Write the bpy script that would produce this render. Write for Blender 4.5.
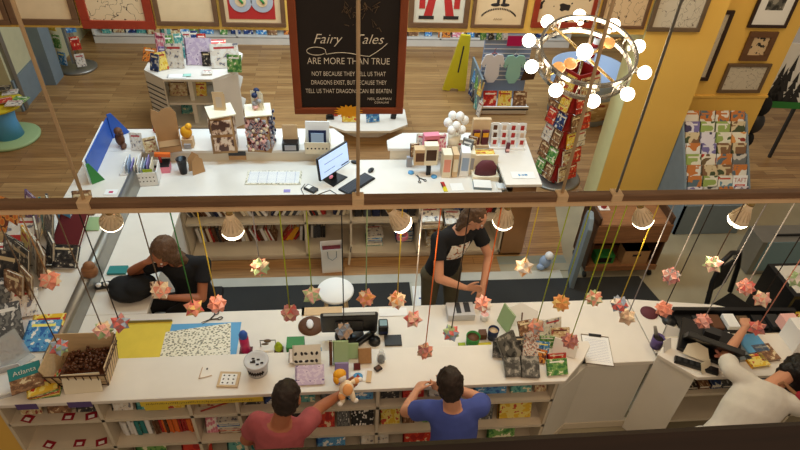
import bpy, bmesh, math, random
from mathutils import Vector, Matrix, Euler, noise
for _o in list(bpy.data.objects): bpy.data.objects.remove(_o)
C = bpy.context.scene.collection
PI = math.pi
H = 4.75                       # eye height above the shop floor (camera on the mezzanine)
# ---------------------------------------------------------------- camera
RM = Matrix(((0.99547697, 0.01792229, -0.09329732), (-0.08352172, 0.63309466, -0.76955524), (0.04527384, 0.77386687, 0.63172806)))
cd = bpy.data.cameras.new('camera'); cam = bpy.data.objects.new('camera', cd); C.objects.link(cam)
cam.matrix_world = Matrix.Translation((0, 0, H)) @ RM.to_4x4()
cd.sensor_width = 36; cd.lens = 27; cd.clip_start = 0.05; cd.clip_end = 100
bpy.context.scene.camera = cam
# ---------------------------------------------------------------- world and lights
sc = bpy.context.scene
sc.view_settings.view_transform = 'Standard'; sc.view_settings.look = 'None'
sc.view_settings.gamma = 1; sc.view_settings.use_curve_mapping = False; sc.view_settings.exposure = 0.0
w = bpy.data.worlds.new('world'); sc.world = w; w.use_nodes = True
w.node_tree.nodes['Background'].inputs[0].default_value = (1.0, 0.80, 0.58, 1)
w.node_tree.nodes['Background'].inputs[1].default_value = 0.25
def area(loc, sx, sy, col, e, rot=(0, 0, 0)):
    l = bpy.data.lights.new('ceiling_and_fill_light', 'AREA'); l.shape = 'RECTANGLE'; l.size = sx; l.size_y = sy  # serves unseen ceiling lighting as well as added fill lights
    l.color = col; l.energy = e
    o = bpy.data.objects.new('ceiling_and_fill_light', l); C.objects.link(o); o.location = loc; o.rotation_euler = rot
    return o
COOL = (0.80, 0.92, 1.0); WARM = (1.0, 0.76, 0.48)
area((-1.3, 8.9, 3.1), 2.4, 2.2, COOL, 100)
area((2.6, 9.2, 3.1), 3.0, 2.2, COOL, 100)
area((-0.2, 5.6, 4.4), 4.2, 0.6, (0.56, 0.82, 1.0), 135, (math.radians(24), 0, 0))  # unseen cool light, tinted and tilted to whiten the back desk
area((0.0, 3.4, 6.2), 6.0, 2.0, WARM, 5)
area((1.8, 3.2, 6.0), 6.0, 1.2, (1.0, 0.80, 0.5), 105, (math.radians(68), 0, 0))  # fill added in the atrium to brighten the yellow fascia and column
area((0.6, -0.9, 5.9), 6.0, 1.2, (1.0, 0.68, 0.46), 75, (math.radians(44), 0, 0))  # added warm fill from behind the camera, lifts the front counter panels
area((4.6, 5.0, 5.4), 1.6, 2.6, WARM, 30)
# ---------------------------------------------------------------- pixel -> point on a real plane
def ray(px, py): return RM @ Vector((px - 400, 225 - py, -600))
def G(px, py, z=0.0):
    d = ray(px, py); t = (z - H) / d.z; return Vector((t * d.x, t * d.y, z))
def F(px, py, Y):
    d = ray(px, py); t = Y / d.y; return Vector((t * d.x, Y, H + t * d.z))
# ---------------------------------------------------------------- materials
def lin(c):
    return tuple(((v / 255) / 12.92 if v / 255 <= 0.04045 else ((v / 255 + 0.055) / 1.055) ** 2.4) for v in c) + (1,)
M = {}
def mat(n, col, rough=0.6, metal=0.0, var=0.0, vs=8.0, emit=0, bump=0.0, spec=0.4, alpha=1, trans=0, stretch=None):
    m = bpy.data.materials.new(n); m.use_nodes = True; nt = m.node_tree; b = nt.nodes['Principled BSDF']
    c = lin(col); b.inputs['Base Color'].default_value = c; b.inputs['Roughness'].default_value = rough
    b.inputs['Metallic'].default_value = metal; b.inputs['Specular IOR Level'].default_value = spec
    if trans: b.inputs['Transmission Weight'].default_value = trans
    if alpha < 1: b.inputs['Alpha'].default_value = alpha
    if emit: b.inputs['Emission Color'].default_value = c; b.inputs['Emission Strength'].default_value = emit
    if var or bump:
        tc = nt.nodes.new('ShaderNodeTexCoord'); no = nt.nodes.new('ShaderNodeTexNoise')
        no.inputs['Scale'].default_value = vs; no.inputs['Detail'].default_value = 5
        if stretch:
            mp = nt.nodes.new('ShaderNodeMapping'); mp.inputs['Scale'].default_value = stretch
            nt.links.new(tc.outputs['Object'], mp.inputs[0]); nt.links.new(mp.outputs[0], no.inputs['Vector'])
        else: nt.links.new(tc.outputs['Object'], no.inputs['Vector'])
        if var:
            mx = nt.nodes.new('ShaderNodeMix'); mx.data_type = 'RGBA'
            mx.inputs[6].default_value = tuple(v * (1 - var) for v in c[:3]) + (1,)
            mx.inputs[7].default_value = tuple(min(1, v * (1 + var)) for v in c[:3]) + (1,)
            rp = nt.nodes.new('ShaderNodeMapRange'); rp.inputs[1].default_value = .3; rp.inputs[2].default_value = .7
            nt.links.new(no.outputs[0], rp.inputs[0]); nt.links.new(rp.outputs[0], mx.inputs[0])
            nt.links.new(mx.outputs[2], b.inputs['Base Color'])
        if bump:
            bp = nt.nodes.new('ShaderNodeBump'); bp.inputs['Strength'].default_value = bump; bp.inputs['Distance'].default_value = .01
            nt.links.new(no.outputs[0], bp.inputs['Height']); nt.links.new(bp.outputs[0], b.inputs['Normal'])
    M[n] = m; return m
mat('white_paint', (226, 222, 212), .45, var=.05, vs=3)
mat('counter_top', (228, 222, 212), .4, var=.07, vs=2.2)
mat('grey_panel', (214, 210, 200), .6, var=.04, vs=2)
mat('shelf_cream', (214, 202, 180), .5, var=.06, vs=3)
mat('yellow_wall', (234, 190, 92), .7, var=.05, vs=1.5)
mat('pale_yellow', (214, 208, 150), .7, var=.03)
mat('cream_wall', (196, 192, 156), .7, var=.04)
mat('blue_grey', (120, 134, 142), .6, var=.05)
mat('dark_wood', (74, 48, 28), .45, var=.25, vs=4, stretch=(1, 14, 14))
mat('rail_wood', (34, 22, 14), .5, var=.25, vs=4, stretch=(1, 14, 14))
mat('beam_wood', (112, 84, 60), .6, var=.25, vs=5, stretch=(1, 14, 14))
mat('mid_wood', (140, 96, 62), .5, var=.2, vs=5, stretch=(1, 10, 10))
mat('pale_wood', (206, 178, 138), .5, var=.1, vs=6, stretch=(1, 8, 8))
mat('red_wood', (142, 48, 26), .4, var=.15, vs=6)
mat('board_frame', (132, 66, 36), .45, var=.15, vs=6)
mat('brown_frame', (104, 72, 46), .5, var=.12, vs=8)
mat('dark_frame', (52, 34, 26), .5, var=.12, vs=8)
mat('grey_frame', (104, 84, 62), .5, var=.12, vs=8)
mat('black_plastic', (22, 22, 24), .35)
mat('charcoal', (44, 44, 46), .5)
mat('key_grey', (78, 82, 90), .5)
mat('black_cloth', (18, 18, 20), .85, var=.3, vs=14, bump=.3)
mat('mat_black', (46, 47, 47), .9, var=.12, vs=3)
mat('floor_strip', (190, 186, 172), .6, var=.1, vs=3)
mat('strip_blue', (134, 142, 134), .6, var=.12, vs=4)
mat('chalk', (235, 228, 212), .9)
mat('slate', (30, 24, 22), .75, var=.2, vs=3)
mat('gold_paper', (236, 168, 30), .5, var=.08)
mat('kraft', (176, 136, 92), .8, var=.06, vs=5)
mat('kraft_pale', (212, 182, 142), .8, var=.06)
mat('cream_card', (236, 226, 200), .7)
mat('paper', (238, 238, 236), .8)
mat('pages', (222, 214, 196), .9, var=.08, vs=60, stretch=(1, 1, 30))
mat('old_paper', (214, 184, 142), .8, var=.05)
mat('pale_old_paper', (206, 196, 176), .8, var=.05)
mat('ink', (40, 32, 28), .8)
mat('pen_blue', (70, 90, 160), .8)
mat('steel', (190, 186, 178), .25, 1.0)
mat('brushed', (150, 148, 142), .4, .8, var=.05)
mat('brass', (200, 170, 110), .25, .9)
mat('lamp_body', (226, 208, 176), .5, 0, var=.05)
mat('lamp_lens', (255, 236, 200), .3, emit=8)
mat('globe_glass', (255, 240, 212), .3, emit=9)
mat('socket_amber', (214, 160, 96), .4, emit=.5)
mat('screen', (172, 196, 226), .25, emit=.9)
mat('dark_glass', (26, 30, 36), .1)
mat('screen_lcd', (120, 150, 160), .2)
mat('yellow_plastic', (214, 198, 40), .4, var=.03)
mat('yellow_sheet', (222, 196, 66), .6, var=.05)
mat('red', (172, 40, 36), .5); mat('orange', (228, 110, 40), .5); mat('crimson', (150, 26, 44), .5)
mat('pink', (226, 130, 150), .5); mat('magenta', (190, 20, 90), .4); mat('purple', (92, 74, 130), .5)
mat('blue', (40, 84, 170), .45); mat('sky', (90, 160, 210), .5); mat('navy', (28, 38, 74), .5)
mat('teal', (40, 130, 130), .5); mat('periwinkle', (136, 156, 190), .5); mat('green', (50, 130, 60), .5); mat('lime', (160, 180, 30), .5)
mat('pale_green', (160, 190, 140), .6); mat('mint', (160, 214, 200), .8); mat('lilac', (150, 140, 200), .6)
mat('dark_red', (96, 22, 26), .6); mat('plum', (96, 44, 52), .7); mat('brown', (96, 60, 36), .6)
mat('white_fabric', (214, 210, 200), .9, var=.06, vs=10, bump=.3)
mat('white_knit', (236, 236, 240), .9)
mat('skin_fair', (206, 148, 116), .55, var=.05, vs=10); mat('skin_tan', (168, 104, 72), .55, var=.05, vs=10)
mat('hair_brown', (92, 64, 42), .6, var=.35, vs=30, stretch=(6, 6, 1), bump=.4); mat('hair_dark', (38, 25, 18), .6, var=.35, vs=40, bump=.4)
mat('hair_dirty', (88, 64, 44), .6, var=.3, vs=30, stretch=(6, 6, 1), bump=.4); mat('hair_black', (16, 13, 14), .4, var=.3, vs=30, stretch=(6, 6, 1), bump=.4)
mat('tee_black', (24, 24, 27), .9, var=.2, vs=6, bump=.3); mat('tee_pink', (168, 84, 88), .9, var=.1, vs=14, bump=.3)
mat('tee_blue', (72, 88, 164), .9, var=.08, vs=8, bump=.3); mat('khaki', (92, 84, 64), .9, var=.1)
mat('denim', (50, 60, 84), .9, var=.1); mat('shoe', (30, 28, 28), .6)
mat('candy', (92, 54, 34), .25, var=.35, vs=60)
mat('clear', (214, 224, 230), .1, alpha=.35, spec=.8)
mat('frost', (214, 214, 216), .3, alpha=.75)
mat('cardpic', (200, 180, 160), .6)
mat('star_salmon', (234, 158, 138), .6); mat('star_pink', (238, 185, 179), .6); mat('star_cream', (244, 227, 198), .6)
mat('star_red', (213, 109, 106), .6); mat('star_orange', (238, 171, 107), .6); mat('star_green', (169, 198, 151), .6)
mat('star_blue', (158, 179, 208), .6); mat('star_white', (241, 237, 231), .6); mat('star_tan', (213, 184, 158), .6)
mat('star_dusty', (192, 132, 132), .6); mat('star_grey', (165, 164, 169), .6); mat('star_yellow', (241, 213, 136), .6)

def picmat(n, a, b, c, scale=4.0, kind='blob', t=(.45, .6), band=None):
    """a printed surface: three inks laid out by noise in the cover's own Generated space"""
    m = bpy.data.materials.new(n); m.use_nodes = True; nt = m.node_tree; bs = nt.nodes['Principled BSDF']
    bs.inputs['Roughness'].default_value = .4
    tc = nt.nodes.new('ShaderNodeTexCoord')
    if kind == 'blob':
        tx = nt.nodes.new('ShaderNodeTexNoise'); tx.inputs['Scale'].default_value = scale; tx.inputs['Detail'].default_value = 2
    elif kind == 'cell':
        tx = nt.nodes.new('ShaderNodeTexVoronoi'); tx.inputs['Scale'].default_value = scale
    elif kind == 'wave':
        tx = nt.nodes.new('ShaderNodeTexWave'); tx.inputs['Scale'].default_value = scale; tx.bands_direction = 'Y'; tx.inputs['Distortion'].default_value = 2
    oi = nt.nodes.new('ShaderNodeObjectInfo'); ad = nt.nodes.new('ShaderNodeVectorMath'); ad.operation = 'ADD'
    sc_ = nt.nodes.new('ShaderNodeVectorMath'); sc_.operation = 'SCALE'; sc_.inputs['Scale'].default_value = 9 if kind != 'wave' else .5
    cb = nt.nodes.new('ShaderNodeCombineXYZ')
    for k in range(3): nt.links.new(oi.outputs['Random'], cb.inputs[k])
    nt.links.new(cb.outputs[0], sc_.inputs[0]); nt.links.new(tc.outputs['Generated'], ad.inputs[0]); nt.links.new(sc_.outputs[0], ad.inputs[1])
    nt.links.new(ad.outputs[0], tx.inputs['Vector'])
    rp = nt.nodes.new('ShaderNodeValToRGB'); rp.color_ramp.interpolation = 'CONSTANT'
    rp.color_ramp.elements[0].color = lin(a); rp.color_ramp.elements[1].color = lin(b); rp.color_ramp.elements[1].position = t[0]
    e = rp.color_ramp.elements.new(t[1]); e.color = lin(c)
    nt.links.new(tx.outputs['Distance' if kind == 'cell' else 0], rp.inputs[0])
    out = rp.outputs[0]
    if band:
        sp = nt.nodes.new('ShaderNodeSeparateXYZ'); nt.links.new(tc.outputs['Generated'], sp.inputs[0])
        def gate(src, lo, hi):
            p = nt.nodes.new('ShaderNodeMath'); p.operation = 'GREATER_THAN'; p.inputs[1].default_value = lo
            q = nt.nodes.new('ShaderNodeMath'); q.operation = 'LESS_THAN'; q.inputs[1].default_value = hi
            r = nt.nodes.new('ShaderNodeMath'); r.operation = 'MULTIPLY'
            nt.links.new(src, p.inputs[0]); nt.links.new(src, q.inputs[0]); nt.links.new(p.outputs[0], r.inputs[0]); nt.links.new(q.outputs[0], r.inputs[1])
            return r.outputs[0]
        g = nt.nodes.new('ShaderNodeMath'); g.operation = 'MULTIPLY'
        nt.links.new(gate(sp.outputs['Y'], .78, .87), g.inputs[0]); nt.links.new(gate(sp.outputs['X'], .14, .86), g.inputs[1])
        mx = nt.nodes.new('ShaderNodeMix'); mx.data_type = 'RGBA'; mx.inputs[7].default_value = lin(band)
        nt.links.new(g.outputs[0], mx.inputs[0]); nt.links.new(out, mx.inputs[6]); out = mx.outputs[2]
    nt.links.new(out, bs.inputs['Base Color'])
    M[n] = m; return m
COVERS = []
for nm, a, b, c, sc_, kd, bd in [
    ('red', (176, 34, 34), (210, 60, 40), (240, 210, 170), 4, 'blob', (245, 235, 220)),
    ('navy', (26, 40, 84), (40, 70, 130), (220, 220, 210), 4, 'blob', (240, 230, 200)),
    ('blue', (44, 104, 178), (90, 160, 210), (240, 240, 236), 5, 'blob', (250, 240, 120)),
    ('yellow', (230, 190, 50), (240, 220, 120), (200, 70, 40), 4, 'blob', (170, 40, 40)),
    ('green', (62, 128, 64), (120, 170, 90), (240, 236, 200), 5, 'blob', (250, 250, 240)),
    ('orange', (224, 120, 44), (240, 170, 80), (120, 60, 40), 5, 'cell', (250, 245, 230)),
    ('purple', (104, 74, 140), (150, 130, 190), (230, 220, 230), 4, 'blob', (240, 240, 250)),
    ('white', (232, 230, 222), (222, 214, 200), (120, 120, 130), 5, 'blob', (180, 60, 60)),
    ('black', (30, 30, 34), (60, 56, 54), (190, 180, 160), 5, 'blob', (220, 200, 160)),
    ('teal', (44, 130, 134), (110, 180, 170), (240, 230, 190), 4, 'blob', (250, 250, 240)),
    ('pink', (222, 130, 150), (240, 180, 190), (250, 240, 230), 5, 'cell', (150, 40, 80)),
    ('brown', (112, 76, 50), (150, 110, 76), (220, 200, 160), 5, 'blob', (236, 220, 180)),
    ('grey', (120, 122, 120), (80, 82, 84), (200, 200, 196), 6, 'blob', (230, 230, 226)),
    ('cream', (228, 214, 180), (200, 176, 130), (150, 70, 60), 5, 'blob', (90, 50, 40)),
]:
    COVERS.append(nm); picmat('cover_' + nm, a, b, c, sc_, kd, band=bd)
picmat('gift_paper', (112, 112, 96), (190, 176, 140), (232, 226, 206), 24, 'cell', (.36, .44))
picmat('sketch', (212, 182, 142), (70, 50, 40), (212, 182, 142), 5, 'blob', (.49, .505))
picmat('sketch_pale', (206, 196, 176), (110, 96, 84), (206, 196, 176), 5, 'blob', (.495, .505))
picmat('sketch_bold', (214, 186, 146), (40, 32, 28), (214, 186, 146), 5, 'blob', (.56, .72))
picmat('photo_grey', (48, 47, 44), (92, 90, 84), (150, 146, 136), 3.2, 'blob', (.45, .58))
picmat('card_print', (84, 52, 40), (186, 150, 124), (224, 204, 184), 5, 'blob', (.46, .52))
picmat('tee_print', (232, 226, 212), (196, 120, 66), (60, 66, 70), 6, 'blob', (.56, .63))
picmat('floral', (40, 44, 80), (220, 200, 200), (170, 90, 90), 22, 'blob', (.47, .56))
picmat('polka', (236, 232, 226), (24, 22, 24), (24, 22, 24), 8, 'cell', (.36, .9))
picmat('scrapcards', (220, 214, 206), (190, 110, 70), (90, 130, 140), 9, 'blob', (.52, .6))
picmat('lilac_print', (206, 190, 222), (226, 214, 236), (120, 90, 160), 6, 'blob', (.5, .66))

for nm, a, b, c, s_, kd in (('mag_white', (226, 222, 210), (196, 120, 60), (90, 110, 120), 3.2, 'blob'), ('mag_green', (150, 170, 90), (226, 222, 200), (70, 90, 50), 3, 'blob'), ('mag_blue', (96, 140, 160), (226, 224, 210), (190, 80, 50), 3, 'blob'), ('mag_red', (190, 60, 48), (232, 222, 200), (110, 90, 60), 3, 'blob'), ('mag_brown', (130, 96, 66), (210, 190, 150), (70, 80, 50), 3.5, 'blob'), ('mag_orange', (220, 150, 80), (232, 224, 200), (150, 60, 40), 3, 'blob'), ('mag_grey', (110, 112, 110), (200, 196, 186), (60, 60, 60), 3, 'blob'), ('mag_violet', (120, 110, 160), (220, 214, 220), (70, 60, 90), 3, 'blob')):
    picmat(nm, a, b, c, s_ * .36, kd, (.47, .6), band=b if nm != 'mag_blue' else c)
def wood_floor(n, c1, c2, width=.10, length=1.1, mortar=.002):
    m = bpy.data.materials.new(n); m.use_nodes = True; nt = m.node_tree; b = nt.nodes['Principled BSDF']
    b.inputs['Roughness'].default_value = .38
    tc = nt.nodes.new('ShaderNodeTexCoord'); br = nt.nodes.new('ShaderNodeTexBrick')
    br.inputs['Scale'].default_value = 1; br.inputs['Brick Width'].default_value = length; br.inputs['Row Height'].default_value = width
    br.inputs['Mortar Size'].default_value = mortar; br.inputs['Color1'].default_value = lin(c1); br.inputs['Color2'].default_value = lin(c2)
    br.inputs['Mortar'].default_value = lin(tuple(int(v * .6) for v in c1)); br.offset = .37
    nt.links.new(tc.outputs['Object'], br.inputs['Vector'])
    mp = nt.nodes.new('ShaderNodeMapping'); mp.inputs['Scale'].default_value = (1.2, 22, 1)
    no = nt.nodes.new('ShaderNodeTexNoise'); no.inputs['Scale'].default_value = 2.2; no.inputs['Detail'].default_value = 6
    nt.links.new(tc.outputs['Object'], mp.inputs[0]); nt.links.new(mp.outputs[0], no.inputs['Vector'])
    mr = nt.nodes.new('ShaderNodeMapRange'); mr.inputs[1].default_value = .3; mr.inputs[2].default_value = .7; mr.inputs[3].default_value = .72; mr.inputs[4].default_value = 1.2
    nt.links.new(no.outputs[0], mr.inputs[0])
    mx = nt.nodes.new('ShaderNodeVectorMath'); mx.operation = 'SCALE'
    nt.links.new(br.outputs[0], mx.inputs[0]); nt.links.new(mr.outputs[0], mx.inputs['Scale'])
    nt.links.new(mx.outputs[0], b.inputs['Base Color']); M[n] = m
wood_floor('plank_floor', (142, 104, 62), (178, 140, 90))
wood_floor('plank_front', (150, 108, 66), (180, 138, 92), .14, 2.4)
mat('concrete', (158, 150, 126), .45, var=.16, vs=1.6)

# ---------------------------------------------------------------- mesh helpers
class MB:
    def __init__(s): s.bm = bmesh.new()
    def face(s, pts, mi=0):
        vs = [s.bm.verts.new(p) for p in pts]; f = s.bm.faces.new(vs); f.material_index = mi; return f
    def prism(s, pts, z0, z1, mi=0, mt=None):
        n = len(pts); a = [s.bm.verts.new((p[0], p[1], z0)) for p in pts]; b = [s.bm.verts.new((p[0], p[1], z1)) for p in pts]
        fs = [s.bm.faces.new(list(reversed(a))), s.bm.faces.new(b)]
        for i in range(n): fs.append(s.bm.faces.new((a[i], a[(i + 1) % n], b[(i + 1) % n], b[i])))
        for f in fs: f.material_index = mi
        if mt is not None: fs[1].material_index = mt
        return s
    def box(s, x0, x1, y0, y1, z0, z1, mi=0, R=None, mt=None):
        x0, x1 = sorted((x0, x1)); y0, y1 = sorted((y0, y1)); z0, z1 = sorted((z0, z1))
        k = len(s.bm.verts); s.prism([(x0, y0), (x1, y0), (x1, y1), (x0, y1)], z0, z1, mi, mt)
        if R is not None:
            s.bm.verts.ensure_lookup_table()
            for v in s.bm.verts[k:]: v.co = R @ v.co
        return s
    def ring(s, c, u, v, seg): return [s.bm.verts.new(c + u * math.cos(2 * PI * i / seg) + v * math.sin(2 * PI * i / seg)) for i in range(seg)]
    def loft(s, secs, seg=16, mi=0, cap=True):
        """secs: (centre, u, v) ellipse half-axes as vectors"""
        rs = [s.ring(Vector(c), Vector(u), Vector(v), seg) for c, u, v in secs]
        for a, b in zip(rs, rs[1:]):
            for i in range(seg):
                f = s.bm.faces.new((a[i], a[(i + 1) % seg], b[(i + 1) % seg], b[i])); f.material_index = mi; f.smooth = True
        if cap:
            f = s.bm.faces.new(list(reversed(rs[0]))); f.material_index = mi
            f = s.bm.faces.new(rs[-1]); f.material_index = mi
        return s
    def frame_(s, d):
        d = d.normalized(); t = Vector((0, 0, 1)) if abs(d.z) < .9 else Vector((1, 0, 0)); u = d.cross(t).normalized(); return u, d.cross(u).normalized()
    def rod(s, p0, p1, r0, r1=None, seg=8, mi=0):
        p0 = Vector(p0); p1 = Vector(p1); r1 = r0 if r1 is None else r1; u, v = s.frame_(p1 - p0)
        return s.loft([(p0, u * r0, v * r0), (p1, u * r1, v * r1)], seg, mi)
    def capsule(s, p0, p1, r0, r1, seg=12, mi=0):
        p0 = Vector(p0); p1 = Vector(p1); d = (p1 - p0).normalized(); u, v = s.frame_(d); secs = []
        for k in range(5):
            a = PI / 2 * (k + .25) / 4.25; secs.append((p0 - d * r0 * math.cos(a), u * r0 * math.sin(a), v * r0 * math.sin(a)))
        for k in range(5):
            a = PI / 2 * (k) / 4.25; secs.append((p1 + d * r1 * math.sin(a), u * r1 * math.cos(a), v * r1 * math.cos(a)))
        return s.loft(secs, seg, mi)
    def tube(s, pts, r, seg=6, mi=0, closed=False):
        pts = [Vector(p) for p in pts]; n = len(pts); rs = []
        for i, p in enumerate(pts):
            a = pts[(i - 1) % n] if (closed or i > 0) else p; b = pts[(i + 1) % n] if (closed or i < n - 1) else p
            u, v = s.frame_(b - a)
            if rs and u.dot(pu) < 0: u, v = -u, -v
            pu = u; rs.append(s.ring(p, u * r, v * r, seg))
        m = n if closed else n - 1
        for i in range(m):
            a, b = rs[i], rs[(i + 1) % n]
            for j in range(seg):
                f = s.bm.faces.new((a[j], a[(j + 1) % seg], b[(j + 1) % seg], b[j])); f.material_index = mi; f.smooth = True
        return s
    def lathe(s, prof, c=(0, 0, 0), seg=24, mi=0, R=None):
        """prof: (radius, z)"""
        k = len(s.bm.verts); c = Vector(c)
        s.loft([(c + Vector((0, 0, z)), Vector((max(r, 1e-4), 0, 0)), Vector((0, max(r, 1e-4), 0))) for r, z in prof], seg, mi)
        if R is not None:
            s.bm.verts.ensure_lookup_table()
            for v in s.bm.verts[k:]: v.co = R @ v.co
        return s
    def ell(s, c, rx, ry, rz, mi=0, R=None, seg=14, n=8):
        c = Vector(c); secs = []; R = R or Matrix.Identity(3)
        for k in range(n + 1):
            a = PI * (k + .12) / (n + .24); secs.append((c + R @ Vector((0, 0, -rz * math.cos(a))), R @ Vector((rx * math.sin(a), 0, 0)), R @ Vector((0, ry * math.sin(a), 0))))
        return s.loft(secs, seg, mi)
    def build(s, name, mats, parent=None, bevel=0, smooth=False):
        if not isinstance(mats, (list, tuple)): mats = [mats]
        bmesh.ops.recalc_face_normals(s.bm, faces=s.bm.faces[:])
        me = bpy.data.meshes.new(name)
        if smooth:
            for f in s.bm.faces: f.smooth = True
        s.bm.to_mesh(me); s.bm.free()
        for m in mats: me.materials.append(M[m] if isinstance(m, str) else m)
        o = bpy.data.objects.new(name, me); C.objects.link(o)
        if parent: o.parent = parent
        if bevel:
            b = o.modifiers.new('bevel', 'BEVEL'); b.width = bevel; b.segments = 2; b.limit_method = 'ANGLE'
        return o
def tag(o, label=None, cat=None, group=None, kind=None):
    if label: o['label'] = label
    if cat: o['category'] = cat
    if group: o['group'] = group
    if kind: o['kind'] = kind
    return o
def thing(name, label, cat, loc=(0, 0, 0), rz=0, group=None):
    o = bpy.data.objects.new(name, None); C.objects.link(o); o.location = loc; o.rotation_euler = (0, 0, rz); o.empty_display_size = .1
    return tag(o, label, cat, group)
def struct(o): o['kind'] = 'structure'; return o
def set_mx(o, loc, x, y, z, s=(1, 1, 1)):
    m = Matrix((Vector(x) * s[0], Vector(y) * s[1], Vector(z) * s[2])).transposed().to_4x4(); m.translation = Vector(loc); o.matrix_world = m; return o
def V(*a): return Vector(a)
def text(name, s, size, m, parent, loc, rot=(PI / 2, 0, 0), shear=0, align='CENTER', ext=.0008, sx=1):
    c = bpy.data.curves.new(name, 'FONT'); c.body = s; c.size = size; c.align_x = align; c.extrude = ext; c.shear = shear; c.offset = -size * .012; c.materials.append(M[m])
    o = bpy.data.objects.new(name, c); C.objects.link(o); dg = bpy.context.evaluated_depsgraph_get(); me = bpy.data.meshes.new_from_object(o.evaluated_get(dg)); bpy.data.objects.remove(o)
    o = bpy.data.objects.new(name, me); C.objects.link(o); o.parent = parent; o.location = loc; o.rotation_euler = rot; o.scale = (sx, 1, 1); return o

# ---------------------------------------------------------------- books (one mesh per cover, copied per book)
_bk = {}; SPINE = {'mag_white': 'paper', 'cover_red': 'red', 'cover_navy': 'navy', 'cover_blue': 'blue', 'cover_yellow': 'gold_paper', 'cover_green': 'green', 'cover_orange': 'orange', 'cover_purple': 'purple', 'cover_white': 'paper', 'cover_black': 'charcoal', 'cover_teal': 'teal', 'cover_pink': 'pink', 'cover_brown': 'brown', 'cover_grey': 'key_grey', 'cover_cream': 'cream_card'}
def book_mesh(cover):
    if cover not in _bk:
        b = MB(); b.box(0, .06, 0, 1, 0, 1, 2); b.box(0, 1, 0, 1, 0, .12); b.box(0, 1, 0, 1, .88, 1); b.box(.05, .96, .03, .97, .12, .88, 1)
        o = b.build('book', [cover, 'pages', SPINE.get(cover, cover)]); _bk[cover] = o.data; bpy.data.objects.remove(o)
    return _bk[cover]
_n = {}
def book(label, loc, x, y, z, size, cover, group=None, name='book', cat=None):
    o = bpy.data.objects.new(name, book_mesh(cover)); C.objects.link(o)
    set_mx(o, loc, x, y, z, size); return tag(o, label, cat or name, group)
ORD = 'first second third fourth fifth sixth seventh eighth ninth tenth eleventh twelfth thirteenth fourteenth fifteenth sixteenth seventeenth eighteenth nineteenth twentieth'.split()
def ordn(i): return ORD[i] if i < 20 else ('twenty-' + ORD[i - 20] if i < 29 else 'thirty-' + ORD[(i - 30) % 9])
def cname(c): return c.replace('cover_', '').replace('_', ' ')
def spine_row(x0, x1, y, z, h, where, group, lean=0.0, seed=0, tmax=.042, palette=None, gap=0):
    """books standing spine out, facing -Y, from x0 to x1"""
    rd = random.Random(seed); x = x0; i = 0; pal = palette or ['white', 'cream', 'cream', 'brown', 'red', 'black', 'grey', 'white', 'brown', 'cream', 'navy']
    while x < x1 - .02:
        t = rd.uniform(.016, tmax); hh = h * rd.uniform(.78, 1); wd = rd.uniform(.14, .2); a = lean * rd.uniform(.75, 1.1)
        X = V(0, 1, 0); Y = V(math.sin(a), 0, math.cos(a)); Z = V(math.cos(a), 0, -math.sin(a))
        dz = max(0, t * math.sin(a)) if a > 0 else 0
        c = rd.choice(pal)
        book(f"{c} book {where}, {ordn(i)} from left", (x, y + rd.uniform(0, .02), z + dz + .001), X, Y, Z, (wd, hh, t), 'cover_' + c, group)
        x += t / max(.5, math.cos(a)) + .003 + (gap if rd.random() < .15 else 0); i += 1
def face_book(label, loc, w, h, t, cover, tilt=.2, rz=0, group=None, name='book', cat=None):
    """cover facing -Y (turned rz about Z), leaning back by tilt; loc = bottom left corner seen from the front"""
    X = V(math.cos(rz), math.sin(rz), 0); B = V(-math.sin(rz), math.cos(rz), 0)
    Y = B * math.sin(tilt) + V(0, 0, math.cos(tilt)); Z = X.cross(Y)
    return book(label, Vector(loc) + V(0, 0, .002), X, Y, Z, (w, h, t), cover, group, name, cat)
def flat_book(label, px, py, z, w, h, t, cover, rz=0, group=None, name='book', cat=None):
    """lying flat, centre under the photo point"""
    c = G(px, py, z + t); c.z = z + .001; X = V(math.cos(rz), math.sin(rz), 0); Y = V(-math.sin(rz), math.cos(rz), 0)
    return book(label, c - X * w / 2 - Y * h / 2, X, Y, V(0, 0, 1), (w, h, t), cover, group, name, cat)
def one(name, label, cat, b, mats, loc=(0, 0, 0), rz=0, group=None, bevel=0, smooth=False, kind=None):
    o = b.build(name, mats, None, bevel, smooth); o.location = loc; o.rotation_euler = (0, 0, rz); return tag(o, label, cat, group, kind)
LZ, DZ = 1.07, .92             # raised ledge and lower desk of the kiosk

# ================================================================ SETTING
b = MB(); b.box(-5, 8, -.2, 6.2, -.1, -.005); struct(b.build('floor', 'concrete'))
b = MB(); b.prism([(-7, 5.16), (2.62, 5.16), (2.8, 6.12), (8, 6.12), (8, 12), (-7, 12)], -.1, 0); b.prism([(-5, 0), (-2.85, 0), (-2.85, 5.16), (-5, 5.16)], -.1, 0)
struct(b.build('floor_wood', 'plank_floor'))
b = MB(); b.box(-1.66, 1.8, 4.86, 5.16, -.05, .002); struct(b.build('floor_plank_strip', 'plank_front'))
b = MB(); b.box(-1.66, 2.5, 4.76, 4.90, -.05, .006); struct(b.build('floor_threshold', 'floor_strip'))
b = MB(); b.box(1.8, 2.62, 5.02, 5.16, -.05, .004); struct(b.build('floor_strip_blue', 'strip_blue'))
b = MB(); b.box(1.8, 2.62, 4.9, 5.02, -.05, .004); struct(b.build('floor_strip_worn', 'concrete'))
b = MB(); b.box(-1.64, .72, 3.57, 4.76, -.05, .015)
tag(b.build('floor_mat', 'mat_black', bevel=.003), 'long dark grey rubber mat under the white stool in the kiosk aisle', 'mat', 'rubber mats')
b = MB(); b.prism([(.96, 3.57), (2.75, 3.57), (3.5, 4.3), (3.4, 4.76), (.96, 4.76)], -.05, .015)
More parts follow.
